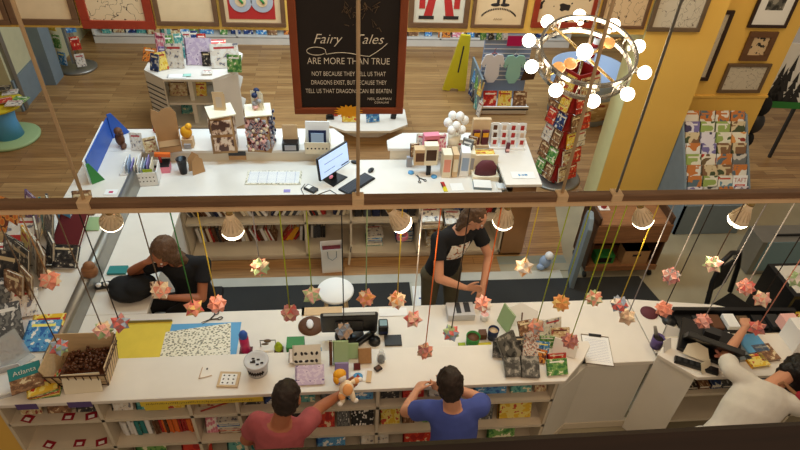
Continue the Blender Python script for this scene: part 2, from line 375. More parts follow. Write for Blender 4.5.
tag(b.build('floor_mat', 'mat_black', bevel=.003), 'dark grey rubber mat reaching right to the casters of the wooden cart', 'mat', 'rubber mats')
b = MB(); b.box(.72, .96, 3.57, 4.78, -.05, .005); struct(b.build('floor_gap', 'floor_strip'))
b = MB(); b.box(.74, .94, 4.2, 4.7, .006, .009)
o = b.build('paper_sheet', 'paper'); tag(o, 'pale blue-white paper sheet on floor between the two mats', 'sheet')
b = MB(); b.box(.80, .84, 4.5, 4.52, .009, .011); b.box(.8, .9, 4.4, 4.405, .009, .011); b.box(.8, .88, 4.35, 4.355, .009, .011); b.build('print', 'pen_blue', o)
# fascia over the opening, the column and the right wall
b = MB(); b.box(-5, 3.31, 6.16, 6.40, 2.33, 4.2); struct(b.build('wall_fascia', 'yellow_wall'))
b = MB(); b.box(3.32, 4.15, 6.14, 6.48, 0, 4.2); c_ = struct(b.build('column', 'yellow_wall'))
b = MB(); b.box(3.31, 3.32, 6.14, 6.48, 0, 4.2); struct(b.build('trim_1', 'pale_yellow'))
b = MB(); b.box(4.15, 5.45, 6.6, 6.8, 0, 4.2); struct(b.build('wall_right', 'yellow_wall'))
b = MB(); b.box(4.15, 5.46, 6.585, 6.6, 1.35, 1.38); struct(b.build('trim_2', 'yellow_wall'))
b = MB(); b.box(-5.1, -4.9, 8.7, 12, 0, 3.2); struct(b.build('wall_left', 'cream_wall'))
b = MB(); b.box(-4.9, -4.87, 8.7, 9.9, 0, .5); struct(b.build('baseboard_left', 'blue_grey'))
b = MB(); b.box(-4.9, -4.70, 9.6, 9.95, 0, 3.2); struct(b.build('trim_3', 'blue_grey'))
b = MB(); b.box(-4.9, -4.85, 8.75, 8.85, 0, 3.2); struct(b.build('trim_4', 'brushed'))
b = MB(); b.box(-5, 8, 11.95, 12.1, 0, 3.2); struct(b.build('wall_back', 'cream_wall'))
# mezzanine hand rail nearest the camera
t = thing('hand_rail', 'dark wooden hand rail running across the bottom edge of the view', 'railing', (0, .3, 3.75))
b = MB(); b.box(-2.2, 2.2, -.06, .15, .19, .25); b.build('top_rail', 'rail_wood', t, bevel=.012)
b = MB(); b.box(-2.2, 2.2, 0, .09, .10, .185); b.build('lower_rail', 'dark_wood', t, bevel=.005)
# ================================================================ KIOSK COUNTERS
t = thing('back_counter', 'long white back counter with low desk, raised rear ledge and open shelves under it', 'counter', (0, 5.2, 0))
oy = 5.2
def sub(poly): return [(x, y - oy) for x, y in poly]
b = MB(); b.prism(sub([(-2.14, 5.13), (1.74, 5.13), (1.74, 5.87), (-2.14, 5.87)]), DZ - .04, DZ); b.build('desktop', 'counter_top', t, bevel=.004)
b = MB(); b.prism(sub([(-2.75, 5.85), (-.13, 5.85), (.02, 5.98), (.02, 6.16), (-.10, 6.33), (-2.75, 6.33)]), LZ - .035, LZ); b.build('rear_ledge', 'counter_top', t, bevel=.004)
b = MB(); b.prism(sub([(.52, 5.87), (1.74, 5.87), (1.74, 5.13), (2.14, 5.13), (2.2, 6.22), (.72, 6.22), (.52, 6.05)]), LZ - .035, LZ); b.build('side_ledge', 'counter_top', t, bevel=.004)
b = MB(); b.box(-2.7, -.1, 5.86 - oy, 5.89 - oy, 0, LZ - .035); b.box(.55, 1.76, 5.88 - oy, 5.91 - oy, 0, LZ - .035); b.box(-2.7, -.05, 6.24 - oy, 6.27 - oy, 0, LZ - .035); b.box(.7, 2.1, 6.12 - oy, 6.15 - oy, 0, LZ - .035)
b.box(-.1, .55, 5.8 - oy, 5.83 - oy, 0, DZ - .04); b.build('back_panel', 'shelf_cream', t)
b = MB(); b.box(1.84, 2.1, 5.165 - oy, 5.20 - oy, 0.05, LZ - .035); b.box(2.07, 2.1, 5.2 - oy, 6.15 - oy, 0, LZ - .035); b.build('end_panel', 'plank_front', t)
for z in (.10, .57):
    b = MB(); b.box(-1.70, 1.83, 5.17 - oy, 5.8 - oy, z - .03, z); b.build('shelf_board', 'shelf_cream', t)
b = MB(); b.box(-1.70, 1.83, 5.20 - oy, 5.8 - oy, 0.006, .07); b.build('plinth', 'shelf_cream', t)
for x in (-1.72, -.42, .08, .84, 1.81):
    b = MB(); b.box(x - .012, x + .012, 5.17 - oy, 5.8 - oy, .07, DZ - .04); b.build('divider', 'shelf_cream', t)
b = MB(); b.box(-1.7, 1.8, 5.62 - oy, 5.64 - oy, .10, DZ - .04); b.build('backing', 'shelf_cream', t)
b = MB(); b.box(-2.1, 1.8, 5.125 - oy, 5.135 - oy, DZ - .05, DZ - .003); b.build('edge_strip', 'mid_wood', t)

t = thing('side_counter', 'white left arm of the kiosk with raised outer ledge and grey inner upstand', 'counter', (-2.4, 4.3, 0))
b = MB(); b.box(-.35, .2, -1.318, 1.548, LZ - .035, LZ); b.build('outer_ledge', 'counter_top', t, bevel=.004)
b = MB(); b.box(.26, .75, -.738, .82, DZ - .04, DZ); b.build('desktop', 'counter_top', t, bevel=.004)
b = MB(); b.box(.17, .26, -1.30, 1.2, DZ - .01, LZ - .005); b.rod((.215, -1.30, LZ - .005), (.215, 1.2, LZ - .005), .045, seg=12); b.build('upstand', 'brushed', t)
b = MB(); b.box(-.3, -.27, -1.3, 1.5, 0, LZ - .035); b.box(.19, .22, -.7, 1.5, 0, DZ - .01); b.box(.66, .69, -.6, .8, 0, DZ - .04); b.build('panel', 'white_paint', t)

t = thing('front_counter', 'long cream front counter with raised customer ledge and open book shelves below', 'counter', (0, 2.9, 0))
oy = 2.9
b = MB(); b.prism(sub([(-2.75, 2.61), (1.63, 2.61), (1.83, 2.8), (1.93, 2.93), (1.93, 2.98), (-2.75, 2.98)]), LZ - .035, LZ); b.build('customer_ledge', 'counter_top', t, bevel=.004)
b = MB(); b.prism(sub([(-2.14, 2.96), (1.93, 2.96), (1.93, 2.87), (2.52, 2.87), (2.52, 3.56), (-2.14, 3.56)]), DZ - .04, DZ); b.build('desktop', 'counter_top', t, bevel=.004)
b = MB(); b.box(-2.4, 1.6, 2.95 - oy, 2.97 - oy, 0, LZ - .035); b.box(-2.1, 1.6, 3.48 - oy, 3.5 - oy, 0, DZ - .04); b.build('back_panel', 'shelf_cream', t)
b = MB(); b.prism(sub([(1.60, 2.63), (1.92, 2.87), (2.46, 2.87), (2.46, 2.895), (1.90, 2.895), (1.60, 2.665)]), .08, DZ - .04); b.prism(sub([(1.6, 2.63), (1.82, 2.80), (1.92, 2.93), (1.92, 2.97), (1.6, 2.97)]), DZ - .04, LZ - .035); b.build('grey_panel', 'grey_panel', t)
b = MB(); b.prism(sub([(1.59, 2.62), (1.92, 2.86), (2.5, 2.86), (2.5, 2.9), (1.9, 2.9), (1.6, 2.66)]), 0, .08); b.build('plinth', 'shelf_cream', t)
for z in (.80, .45, .10):
    b = MB(); b.box(-2.42, 1.6, 2.64 - oy, 2.95 - oy, z - .03, z); b.build('shelf_board', 'shelf_cream', t)
for x in (-2.42, -1.77, -1.14, -.80, .23, 1.59):
    b = MB(); b.box(x - .012, x + .012, 2.64 - oy, 2.95 - oy, .06, LZ - .035); b.build('divider', 'shelf_cream', t)
b = MB(); b.box(-2.75, -2.44, 2.66 - oy, 2.69 - oy, 0, LZ - .035); b.build('corner_panel', 'yellow_wall', t)

t = thing('register_counter', 'angled right counter with raised ledge and dark open shelf beside the white-shirted woman', 'counter', (3, 2.9, 0))
def s3(poly): return [(x - 3, y - 2.9) for x, y in poly]
b = MB(); b.prism(s3([(2.44, 2.82), (2.66, 2.59), (4.7, 2.55), (4.7, 2.98), (2.78, 2.98), (2.6, 2.98)]), LZ - .035, LZ); b.build('ledge', 'counter_top', t, bevel=.004)
b = MB(); b.prism(s3([(2.53, 2.95), (4.7, 2.95), (4.7, 3.02), (3.95, 3.22), (3.3, 3.46), (2.53, 3.56)]), DZ - .04, DZ); b.build('desktop', 'counter_top', t, bevel=.004)
b = MB(); b.prism(s3([(2.47, 2.85), (2.67, 2.62), (2.69, 2.64), (2.49, 2.88)]), 0, LZ - .035); b.build('angled_panel', 'white_paint', t)
for z in (.42, .78):
    b = MB(); b.box(-.33, 1.7, -.26, .1, z - .03, z); b.build('shelf_board', 'shelf_cream', t)
b = MB(); b.box(-.4, 1.7, .1, .12, 0, LZ - .035); b.box(-.4, 1.7, .52, .54, 0, DZ - .34); b.build('back_panel', 'shelf_cream', t)
b = MB(); b.box(-.33, -.31, -.26, .1, 0, LZ - .035); b.box(.75, .77, -.26, .1, 0, LZ - .035); b.build('divider', 'shelf_cream', t)
for k in range(9):
    c = ['black', 'brown', 'navy', 'grey'][k % 4]
    book(f"{c} book lying flat on the register counter's middle shelf, {ordn(k)} from the left", (2.72 + k * .1, 2.68, .782), V(1, 0, 0), V(0, 1, 0), V(0, 0, 1), (.09, .2, .03 + .01 * (k % 3)), 'cover_' + c, 'books under the register counter')

# ---------------------------------------------------------------- books under the back counter
W1 = 'on the upper shelf under the back counter, first bay'
gb = 'books under the back counter'
spine_row(-1.68, -1.2, 5.27, .572, .21, 'on upper shelf under back counter, left of first lamp', gb, -.45, 1)
spine_row(-1.1, -.82, 5.27, .572, .21, 'on upper shelf under back counter, beside first lamp', gb, -.5, 2)
spine_row(-.80, -.45, 5.27, .572, .22, 'on upper shelf under back counter, ending at a divider', gb, .6, 3)
spine_row(-.38, -.2, 5.27, .572, .22, 'on upper shelf under back counter, second bay left cluster', gb, -.4, 4)
spine_row(-.12, .05, 5.27, .572, .22, 'on upper shelf under back counter, second bay right cluster', gb, .3, 5)
spine_row(-1.66, -1.3, 5.40, .102, .22, 'on lower shelf under back counter, far left cluster', gb, -.15, 6)
spine_row(-1.25, -1.05, 5.40, .102, .22, 'on lower shelf under back counter, below first lamp', gb, -.2, 7)
spine_row(-1.02, -.78, 5.40, .102, .2, 'on lower shelf under back counter, right of first lamp', gb, -.35, 8, palette=['white', 'cream', 'brown', 'red'])
spine_row(-.72, -.55, 5.40, .102, .24, 'on lower shelf under back counter, around yellow book', gb, .6, 9, palette=['red', 'yellow', 'white', 'yellow', 'cream'])
spine_row(-.52, -.44, 5.40, .102, .24, 'on lower shelf under back counter, against second divider', gb, .1, 10)
spine_row(-.39, -.22, 5.44, .102, .2, 'on lower shelf under back counter, behind paper bag', gb, .05, 11, palette=['black', 'grey', 'white'])
for k in range(7):
    c = ['black', 'grey', 'navy'][k % 3]
    book(f"{c} box file standing on upper shelf under back counter, third bay, {ordn(k)} from the left", (.12 + k * .1, 5.25, .572), V(0, 1, 0), V(0, 0, 1), V(1, 0, 0), (.22, .15, .085), 'cover_' + c, 'box files', 'box_file', 'box file')
def stack(px, py, z, cols, w, h, where, group, name='book', rz=0, t=.02, seed=0):
    rd = random.Random(seed); p = G(px, py, z); zz = z + .001
    for k, c in enumerate(cols):
        tt = t * rd.uniform(.7, 1.4); a = rz + rd.uniform(-.06, .06); X = V(math.cos(a), math.sin(a), 0); Y = V(-math.sin(a), math.cos(a), 0)
        ww = w * rd.uniform(.86, 1); hh = h * rd.uniform(.86, 1)
        pos = 'bottom one' if k == 0 else ('top one' if k == len(cols) - 1 else f'{ordn(k)} from bottom')
        book(f"{c} {name.replace('_', ' ')} stacked {where}, {pos}", V(p.x, p.y, zz) - X * ww / 2 - Y * hh / 2, X, Y, V(0, 0, 1), (ww, hh, tt), 'cover_' + c, group, name, name.replace('_', ' '))
        zz += tt + .001
stack(374, 240, .10, ['teal', 'white', 'grey', 'blue', 'white'], .2, .24, 'on lower shelf, left of red coil', gb, seed=1, t=.03)
stack(403, 236, .10, ['navy', 'blue', 'navy', 'blue', 'navy', 'black'], .22, .26, 'on lower shelf under back counter, third bay', gb, seed=2, t=.035)
stack(430, 222, .575, ['white', 'cream', 'white', 'brown', 'white'], .24, .26, 'on upper shelf, behind orange string', gb, seed=3)
stack(452, 222, .575, ['black', 'cream', 'grey', 'white'], .2, .26, 'on upper shelf, left of the man in black', gb, seed=4)
stack(435, 240, .10, ['cream', 'white', 'cream', 'white', 'cream', 'white', 'cream'], .26, .26, 'on lower shelf, left of the man in black', gb, seed=5)
spine_row(1.25, 1.5, 5.27, .572, .23, 'on upper shelf, right of the man in black', gb, .1, 12, palette=['blue', 'navy', 'teal', 'black'])
spine_row(1.55, 1.78, 5.27, .572, .2, 'on upper shelf, at the right end of back counter', gb, .2, 13, palette=['brown', 'red', 'cream', 'black'])
b = MB(); b.tube([(.06 * math.cos(a * .5), .06 * math.sin(a * .5), .01 + .0015 * a) for a in range(40)], .007)
p = G(402, 240, .33); one('coiled_cord', 'pink coiled cord lying on blue stack under the back counter', 'cord', b, 'pink', (p.x, p.y, .345))
# paper bag standing in front of the shelves
t = thing('paper_bag', 'white paper shopping bag standing open before the back shelves', 'bag', (-.14, 5.02, .002), .08)
b = MB(); z1 = .36
P0 = [(-.115, -.06), (.115, -.06), (.115, .06), (-.115, .06)]; P1 = [(-.12, -.075), (.12, -.075), (.12, .075), (-.12, .075)]
for i in range(4):
    j = (i + 1) % 4; b.face([(*P0[i], 0), (*P0[j], 0), (*P1[j], z1), (*P1[i], z1)])
b.face([(*q, .002) for q in P0]); o = b.build('bag_body', 'paper', t); m_ = o.modifiers.new('s', 'SOLIDIFY'); m_.thickness = .003
b = MB(); b.box(-.1, .1, -.05, .05, .28, .31); b.build('contents', 'dark_red', t)
b = MB(); b.tube([(-.05, -.07, .34), (-.045, -.1, .26), (0, -.1, .22), (.045, -.1, .26), (.05, -.07, .34)], .004); b.build('handle', 'blue_grey', t)
b = MB(); b.box(-.012, .012, -.01, .01, 0, .3, R=Matrix.Rotation(.1, 3, 'Y')); b.box(-.005, .005, -.012, .0, .2, .28, mi=1, R=Matrix.Rotation(.1, 3, 'Y'))
one('wood_stick', 'short pale stick propped upright right of the white paper bag', 'stick', b, ['shelf_cream', 'ink'], (.05, 5.08, .005))

# ---------------------------------------------------------------- stool
t = thing('stool', 'round white-topped stool with pale wooden legs in the kiosk aisle', 'stool', (-.09, 4.04, .015))
b = MB(); b.lathe([(.0, .60), (.15, .6), (.172, .615), (.175, .63), (.165, .642), (.0, .646)], seg=36); b.build('seat', 'paper', t)
for k in range(4):
    a = PI / 4 + k * PI / 2; b = MB(); b.rod((.19 * math.cos(a), .19 * math.sin(a), 0), (.11 * math.cos(a), .11 * math.sin(a), .6), .013, .017); b.build('leg', 'pale_wood', t)
b = MB(); b.tube([(.155 * math.cos(PI / 4 + k * PI / 2), .155 * math.sin(PI / 4 + k * PI / 2), .28) for k in range(4)], .009, closed=True); b.build('foot_rung', 'pale_wood', t)

# ---------------------------------------------------------------- book cart right of the aisle
t = thing('book_cart', 'brown wooden book cart on casters, beyond the dark floor mat', 'cart', (2.72, 4.76, 0))
W_ = .84
b = MB(); b.box(0, W_, 0, .42, .76, .78); b.build('top_board', 'mid_wood', t)
b = MB(); b.box(0, W_, -.01, .01, .54, .78); b.box(0, W_, .41, .43, .54, .84); b.build('apron', 'mid_wood', t)
b = MB(); b.box(0, W_, 0, .42, .12, .145); b.build('bottom_shelf', 'mid_wood', t); b = MB(); b.box(0, W_, -.012, .008, .12, .19); b.build('lower_rail', 'mid_wood', t)
for x in (0, W_ - .025):
    b = MB(); b.box(x, x + .025, 0, .42, .12, .88); b.build('side_panel', 'dark_wood', t, bevel=.01)
b = MB(); b.box(0, W_, .40, .42, .145, .76); b.build('back_panel', 'dark_wood', t)
for x in (.03, W_ - .03):
    for y in (.03, .39):
        b = MB(); b.rod((x - .012, y, .04), (x + .012, y, .04), .038, seg=16); b.rod((x, y, .04), (x, y, .12), .012, mi=1); b.build('caster', ['black_plastic', 'steel'], t)
b = MB(); b.box(0, .3, 0, .16, 0, .2); b.box(.1, .2, -.002, 0, .12, .15, mi=1); b.box(-.002, .302, -.002, .162, .19, .2)
one('storage_box', 'tan cardboard box on the lower shelf of the wooden cart', 'box', b, ['kraft', 'ink'], (3.17, 4.82, .146), bevel=.003)
b = MB(); b.box(0, .22, 0, .12, 0, .12); b.box(.03, .19, -.003, 0, .02, .09, mi=1)
one('storage_tin', 'dark green tin on the lower shelf of the wooden cart', 'tin', b, ['green', 'black_plastic'], (2.86, 4.84, .146), bevel=.01)
b = MB(); b.box(0, .12, 0, .1, 0, .01); b.lathe([(.03, 0.01), (.035, .05), (.028, .09), (.02, .11)], (.06, .05, 0), mi=1, seg=14); b.lathe([(.021, .11), (.024, .13), (.0, .14)], (.06, .05, 0), mi=2, seg=14)
one('hand_stamp', 'small red and white figure standing on the wooden cart top', 'figurine', b, ['paper', 'red', 'paper'], (2.82, 5.02, .781))
b = MB()
pts = [(-.15, 0), (.15, 0), (.15, .82), (.11, .92), (.02, .97), (-.08, .95), (-.15, .85)]
f1 = [b.bm.verts.new((x, 0, z)) for x, z in pts]; f2 = [b.bm.verts.new((x, .05, z)) for x, z in pts]
b.bm.faces.new(f1); b.bm.faces.new(list(reversed(f2)))
for i in range(7): b.bm.faces.new((f1[i], f1[(i + 1) % 7], f2[(i + 1) % 7], f2[i]))
one('rounded_board', 'tall greenish grey board with rounded top at the left end of the cart', 'board', b, 'blue_grey', (2.60, 4.72, .016), PI / 2 - .25, bevel=.008)
b = MB(); b.ell((0, 0, .09), .07, .06, .09); b.ell((.02, -.02, .2), .05, .05, .05, mi=1); b.ell((-.05, -.03, .04), .05, .04, .04, mi=0)
one('crumpled_bag', 'crumpled pale plastic bag on floor left of the rounded board', 'bag', b, ['star_blue', 'paper'], (2.32, 4.95, .007))

# ---------------------------------------------------------------- beam, cables, lamps
BY = 2.1
t = thing('lighting_beam', 'long brown timber beam hung across the view carrying lamps and paper stars', 'beam', (0, BY, 3.14))
b = MB(); b.box(-3.2, 3.2, -.02, .02, .018, .052); b.build('timber', 'beam_wood', t, bevel=.004)
b = MB(); b.box(-3.2, 3.2, -.028, .024, 0, .018); b.build('cable_channel', 'kraft_pale', t)
for px in (83, 358, 561, 615):
    x = F(px, 197, BY).x
    b = MB(); b.box(x - .026, x + .026, -.026, .026, .014, .058); b.build('clamp', 'pale_wood', t, bevel=.005)
    b = MB(); b.rod((x, 0, .03), (x, 0, 4.2), .0075 if px != 615 else .006); b.build('suspension_rod', 'kraft_pale' if px != 615 else 'brushed', t)
LAMPS = [(107, 222, .28, -.45, 'second'), (228, 222, .0, -.05, ''), (385, 205, -.6, -.05, ''), (509, 215, .0, -.25, ''), (638, 205, -.45, -.1, ''), (752, 215, .1, -.12, '')]
LN = ['above the left counter', 'above the curly cord of shelves left of the stool', 'directly above the stool, mostly behind the beam', 'beside the man in black', 'above the wooden cart', 'furthest right, above bare concrete']
LN[1] = 'above the back shelves between yellow and blue strings'
for k, (px, py, ty, tx, _) in enumerate(LAMPS):
    x = F(px, 208, BY).x
    t = thing('bulb_lamp', 'pale reflector bulb hanging from the beam, ' + LN[k], 'lamp', (x, BY + .01, 3.14), 0, 'reflector lamps under the beam')
    t.rotation_euler = (tx * -1, ty, 0); t.scale = (.9, .9, .9)
    b = MB(); b.lathe([(.0, 0), (.016, 0), (.018, -.03), (.02, -.045), (.0, -.05)], seg=16); b.build('socket', 'brass', t)
    b = MB(); b.lathe([(.0, -.045), (.02, -.045), (.022, -.07), (.03, -.10), (.047, -.135), (.056, -.155), (.053, -.16), (.0, -.16)], seg=28)
    for i in range(14):
        a = 2 * PI * i / 14; b.rod((.023 * math.cos(a), .023 * math.sin(a), -.075), (.05 * math.cos(a), .05 * math.sin(a), -.135), .003, seg=4)
    b.build('reflector', 'lamp_body', t)
    b = MB(); b.lathe([(.054, -.158), (.055, -.166), (.047, -.182), (.028, -.192), (.0, -.195)], seg=28); b.build('lens', 'lamp_lens', t)
    l = bpy.data.lights.new('lamp_spot', 'SPOT'); l.energy = 5; l.color = (1, .70, .42); l.spot_size = 2.3; l.spot_blend = .9; l.shadow_soft_size = .05
    lo = bpy.data.objects.new('lamp_spot', l); C.objects.link(lo); lo.parent = t; lo.location = (0, 0, -.21); lo.rotation_euler = (0, 0, 0)

# ---------------------------------------------------------------- folded paper stars
def star_mesh(cols, kind):
    b = MB(); bm = bmesh.new(); bmesh.ops.create_icosphere(bm, subdivisions=1, radius=1)
    rd = random.Random(str(cols) + str(kind))
    if kind == 0:
        for f in bm.faces:
            c = f.calc_center_median().normalized() * 1.34; v = [x.co.copy() * 1.0 for x in f.verts]
            for i in range(3): b.face([v[i], v[(i + 1) % 3], c], rd.randrange(3))
    else:
        for v in bm.verts:
            ns = [e.other_vert(v).co for e in v.link_edges]; tip = v.co * 1.3; ax = v.co.normalized()
            u = ax.orthogonal().normalized(); w_ = ax.cross(u)
            ns.sort(key=lambda q: math.atan2(q.dot(w_), q.dot(u)))
            mids = [((v.co + ns[i] + ns[(i + 1) % 5]) / 3).normalized() * .84 for i in range(5)]
            for i in range(5): b.face([mids[i], mids[(i + 1) % 5], tip], rd.randrange(3))
    bm.free(); s = .038 if kind == 0 else .041
    for v in b.bm.verts: v.co *= s
    return b
NAMES = {'star_salmon': 'salmon', 'star_pink': 'pink', 'star_cream': 'cream', 'star_red': 'red', 'star_orange': 'orange', 'star_green': 'green', 'star_blue': 'blue', 'star_white': 'white', 'star_tan': 'tan', 'star_dusty': 'dusty rose', 'star_grey': 'grey', 'star_yellow': 'yellow'}
STARS = [(50, 280, 'salmon', 'cream', 'salmon', 'kraft', 'above the books at the left edge'), (59, 347, 'red', 'green', 'blue', 'ink', 'left of the candy basket'),
 (103, 330, 'pink', 'green', 'cream', 'ink', 'over the candy basket'), (120, 323, 'red', 'dusty', 'blue', 'ink', 'at the back right corner of the candy basket'),
 (161, 290, 'cream', 'salmon', 'white', 'ink', 'in front of the seated woman'), (194, 308, 'red', 'yellow', 'salmon', 'green', 'on a green ribbon right of the seated woman'),
 (217, 304, 'salmon', 'pink', 'salmon', 'yellow_sheet', 'on a yellow ribbon above the scissors'), (260, 267, 'cream', 'salmon', 'green', 'star_grey', 'before the back shelves on a pale blue string'),
 (290, 313, 'dusty', 'red', 'tan', 'lime', 'above the brown mouse pad'), (312, 295, 'cream', 'green', 'pink', 'lime', 'at the left edge of the stool'),
 (344, 331, 'blue', 'tan', 'grey', 'black_plastic', 'over the front monitor'), (366, 298, 'cream', 'salmon', 'orange', 'pale_green', 'right of the stool'),
 (397, 300, 'cream', 'salmon', 'orange', 'yellow_sheet', 'second right of the stool on a yellow ribbon'), (413, 319, 'red', 'tan', 'pink', 'star_white', 'right of the black calculator'),
 (425, 351, 'salmon', 'tan', 'dusty', 'orange', 'lowest over the front ledge'), (451, 333, 'green', 'red', 'blue', 'ink', 'left of the green pot'),
 (483, 304, 'salmon', 'pink', 'white', 'orange', 'below the hands of the man in black'), (524, 267, 'white', 'cream', 'orange', 'yellow_sheet', 'right of the man in black, brightly lit'),
 (561, 303, 'orange', 'yellow', 'orange', 'lime', 'bright above the pile of cards'), (594, 298, 'salmon', 'cream', 'green', 'lime', 'above the clipboard'),
 (619, 304, 'white', 'blue', 'red', 'yellow_sheet', 'right of clipboard, upper of two touching'), (627, 317, 'tan', 'cream', 'tan', 'star_grey', 'right of clipboard, lower of two touching'),
 (570, 341, 'dusty', 'dusty', 'salmon', 'lime', 'just above the card pile left of the clipboard'), (536, 326, 'tan', 'grey', 'salmon', 'lime', 'behind the card pile'),
 (671, 276, 'pink', 'dusty', 'grey', 'star_white', 'over bare concrete by the mat corner'), (713, 264, 'green', 'cream', 'pink', 'ink', 'over bare concrete below the furthest right lamp'),
 (746, 287, 'salmon', 'pink', 'red', 'star_white', 'left of the black chair'), (762, 299, 'pink', 'salmon', 'cream', 'ink', 'in front of the black chair'),
 (703, 321, 'pink', 'salmon', 'dusty', 'star_grey', 'over the dark register'), (757, 328, 'dusty', 'salmon', 'red', 'star_salmon', 'beside the raised hand'),
 (664, 309, 'salmon', 'pink', 'salmon', 'ink', 'over the plum pad'), (797, 279, 'green', 'white', 'green', 'ink', 'at the extreme right edge')]
for k, (px, py, a, c, d, sm, where) in enumerate(STARS):
    p = F(px, py, BY)
    t = thing('paper_star', f"folded {a} and {c if c != a else d} paper star hanging {where}", 'paper star', (p.x, BY, p.z), k * .7, 'folded paper stars on strings')
    o = star_mesh(('star_' + a, c, d, k), k % 2).build('folded_paper', ['star_' + a, 'star_' + c, 'star_' + d], t); o.rotation_euler = (k * .9, k * 1.3, 0)
    b = MB(); sm = {'ink': 'grey_frame'}.get(sm, sm) if k % 3 else sm; b.rod((0, 0, .03), (0, 0, 3.14 - p.z), .003, seg=5); b.build('string', sm, t)
# plain ribbons
for px, py, c, w_ in ((588, 203, 'yellow_sheet', 'between two stars above the cart'),):
    pass
# ---------------------------------------------------------------- chandelier
cx, cy, cz = 1.545, 3.5, 3.23
t = thing('chandelier', 'round chrome ring chandelier with glowing globe bulbs', 'chandelier', (cx, cy, cz)); t.rotation_euler = (.36, -.04, 0)
RR = .30
for z, n in ((.055, 'upper_ring'), (-.055, 'lower_ring')):
    b = MB(); k = 48; pro = []
    for i in range(k):
        a = 2 * PI * i / k; c_, s_ = math.cos(a), math.sin(a)
        for r, zz in ((RR - .008, z - .014), (RR + .008, z - .014), (RR + .008, z + .014), (RR - .008, z + .014)): pro.append(b.bm.verts.new((r * c_, r * s_, zz)))
    for i in range(k):
        for j in range(4): b.bm.faces.new((pro[i * 4 + j], pro[i * 4 + (j + 1) % 4], pro[((i + 1) % k) * 4 + (j + 1) % 4], pro[((i + 1) % k) * 4 + j]))
    b.build(n, 'steel', t)
for a0 in (.5, .5 + PI / 2):
    b = MB(); b.rod((RR * math.cos(a0), RR * math.sin(a0), 0), (-RR * math.cos(a0), -RR * math.sin(a0), 0), .009); b.build('cross_bar', 'brass', t)
for i in range(10):
    a = 2 * PI * i / 10 + .2; c_, s_ = math.cos(a), math.sin(a)
    b = MB(); b.rod((RR * c_, RR * s_, 0), ((RR + .035) * c_, (RR + .035) * s_, 0), .02, seg=12); o = b.build('socket', 'steel', t)
    b = MB(); b.ell(((RR + .072) * c_, (RR + .072) * s_, 0), .042, .042, .042, seg=20, n=12); g = b.build('globe', 'globe_glass', o)
    for z in (-.055, .055):
        pass
b = MB()
for i in range(8):
    a = 2 * PI * (i + .5) / 8; b.rod((RR * math.cos(a), RR * math.sin(a), -.05), (RR * math.cos(a), RR * math.sin(a), .05), .006)
b.build('ring_posts', 'steel', t)
b = MB(); b.ell((-.02, 0, .04), .05, .05, .05, seg=20, n=12); b.build('centre_globe', 'globe_glass', t)
for dx, dy in ((.17, .1), (-.12, -.07), (-.2, -.1)):
    b = MB(); b.lathe([(0, 0), (.038, 0), (.042, .015), (.034, .03), (0, .03)], (dx, dy, .0), seg=20); b.build('socket_cap', 'socket_amber', t)
b = MB(); b.rod((0, 0, 0), (0, 0, 2.5), .008); o = b.build('down_rod', 'grey_frame', t); o.rotation_euler = (-.36, .04, 0)
for dx, dy in ((.0, -.0),):
    l = bpy.data.lights.new('chandelier_light', 'POINT'); l.energy = 25; l.color = (1, .82, .6); l.shadow_soft_size = .3
    lo = bpy.data.objects.new('chandelier_light', l); C.objects.link(lo); lo.parent = t; lo.location = (0, 0, -.12)

# ---------------------------------------------------------------- chalkboard
Y0 = 3.6; p = F(348.5, 113, Y0); bw = .72
t = thing('chalkboard', 'framed black chalkboard with hand lettered fairy tale quote hanging in the opening', 'chalkboard', (.05, Y0, p.z))
fw = .05; hh = 1.15
for n, a in (('bottom', (-bw / 2, bw / 2, 0, .045)), ('top', (-bw / 2, bw / 2, hh - .045, hh)), ('left', (-bw / 2, -bw / 2 + fw, .045, hh - .045)), ('right', (bw / 2 - fw, bw / 2, .045, hh - .045))):
    b = MB(); b.box(a[0], a[1], -.02, .02, a[2], a[3]); b.build('frame_rail', 'board_frame', t, bevel=.006)
b = MB(); b.box(-bw / 2 + fw, bw / 2 - fw, -.006, .01, .045, hh - .045); b.build('slate', 'slate', t)
for s, z, sz, sh in (('Fairy', .455, .088, .35), ('Tales', .455, .088, .35)):
    text('lettering', s, sz, 'chalk', t, (-.135 if s == 'Fairy' else .12, -.007, z + .03), shear=sh)
for s, z, sz, xx in (('ARE MORE THAN TRUE', .325, .062, 1), ('NOT BECAUSE THEY TELL US THAT', .245, .043, .75), ('DRAGONS EXIST, BUT BECAUSE THEY', .185, .043, .72), ('TELL US THAT DRAGONS CAN BE BEATEN', .125, .043, .74)):
    text('lettering', s, sz, 'chalk', t, (0, -.007, z + .025), sx=xx * (.8 if xx == 1 else .92))
text('lettering', 'NEIL GAIMAN', .026, 'chalk', t, (.2, -.007, .1)); text('lettering', 'CORALINE', .02, 'chalk', t, (.215, -.007, .075))
b = MB(); b.tube([(-.2 + .06 * math.cos(a), -.008, .405 + .026 * math.sin(a)) for a in [PI * 1.8 - i * .35 for i in range(16)]] + [(-.14 + i * .03, -.008, .385 + .012 * math.sin(i * .5)) for i in range(10)] + [(.17, -.008, .40), (.21, -.008, .43), (.24, -.008, .46)], .002, seg=4); b.build('flourish', 'chalk', t).location = (0, 0, .03)
b = MB()
for i in range(26):
    rd = random.Random(i); x0 = rd.uniform(-.05, .18); z0 = rd.uniform(.58, .72); b.tube([(x0, -.008, z0), (x0 + rd.uniform(-.03, .03), -.008, z0 + rd.uniform(0, .04)), (x0 + rd.uniform(-.03, .03), -.008, z0 + rd.uniform(-.02, .05))], .0016, seg=4)
b.build('chalk_drawing', 'grey_frame', t)
b = MB(); n = 16; o_ = []
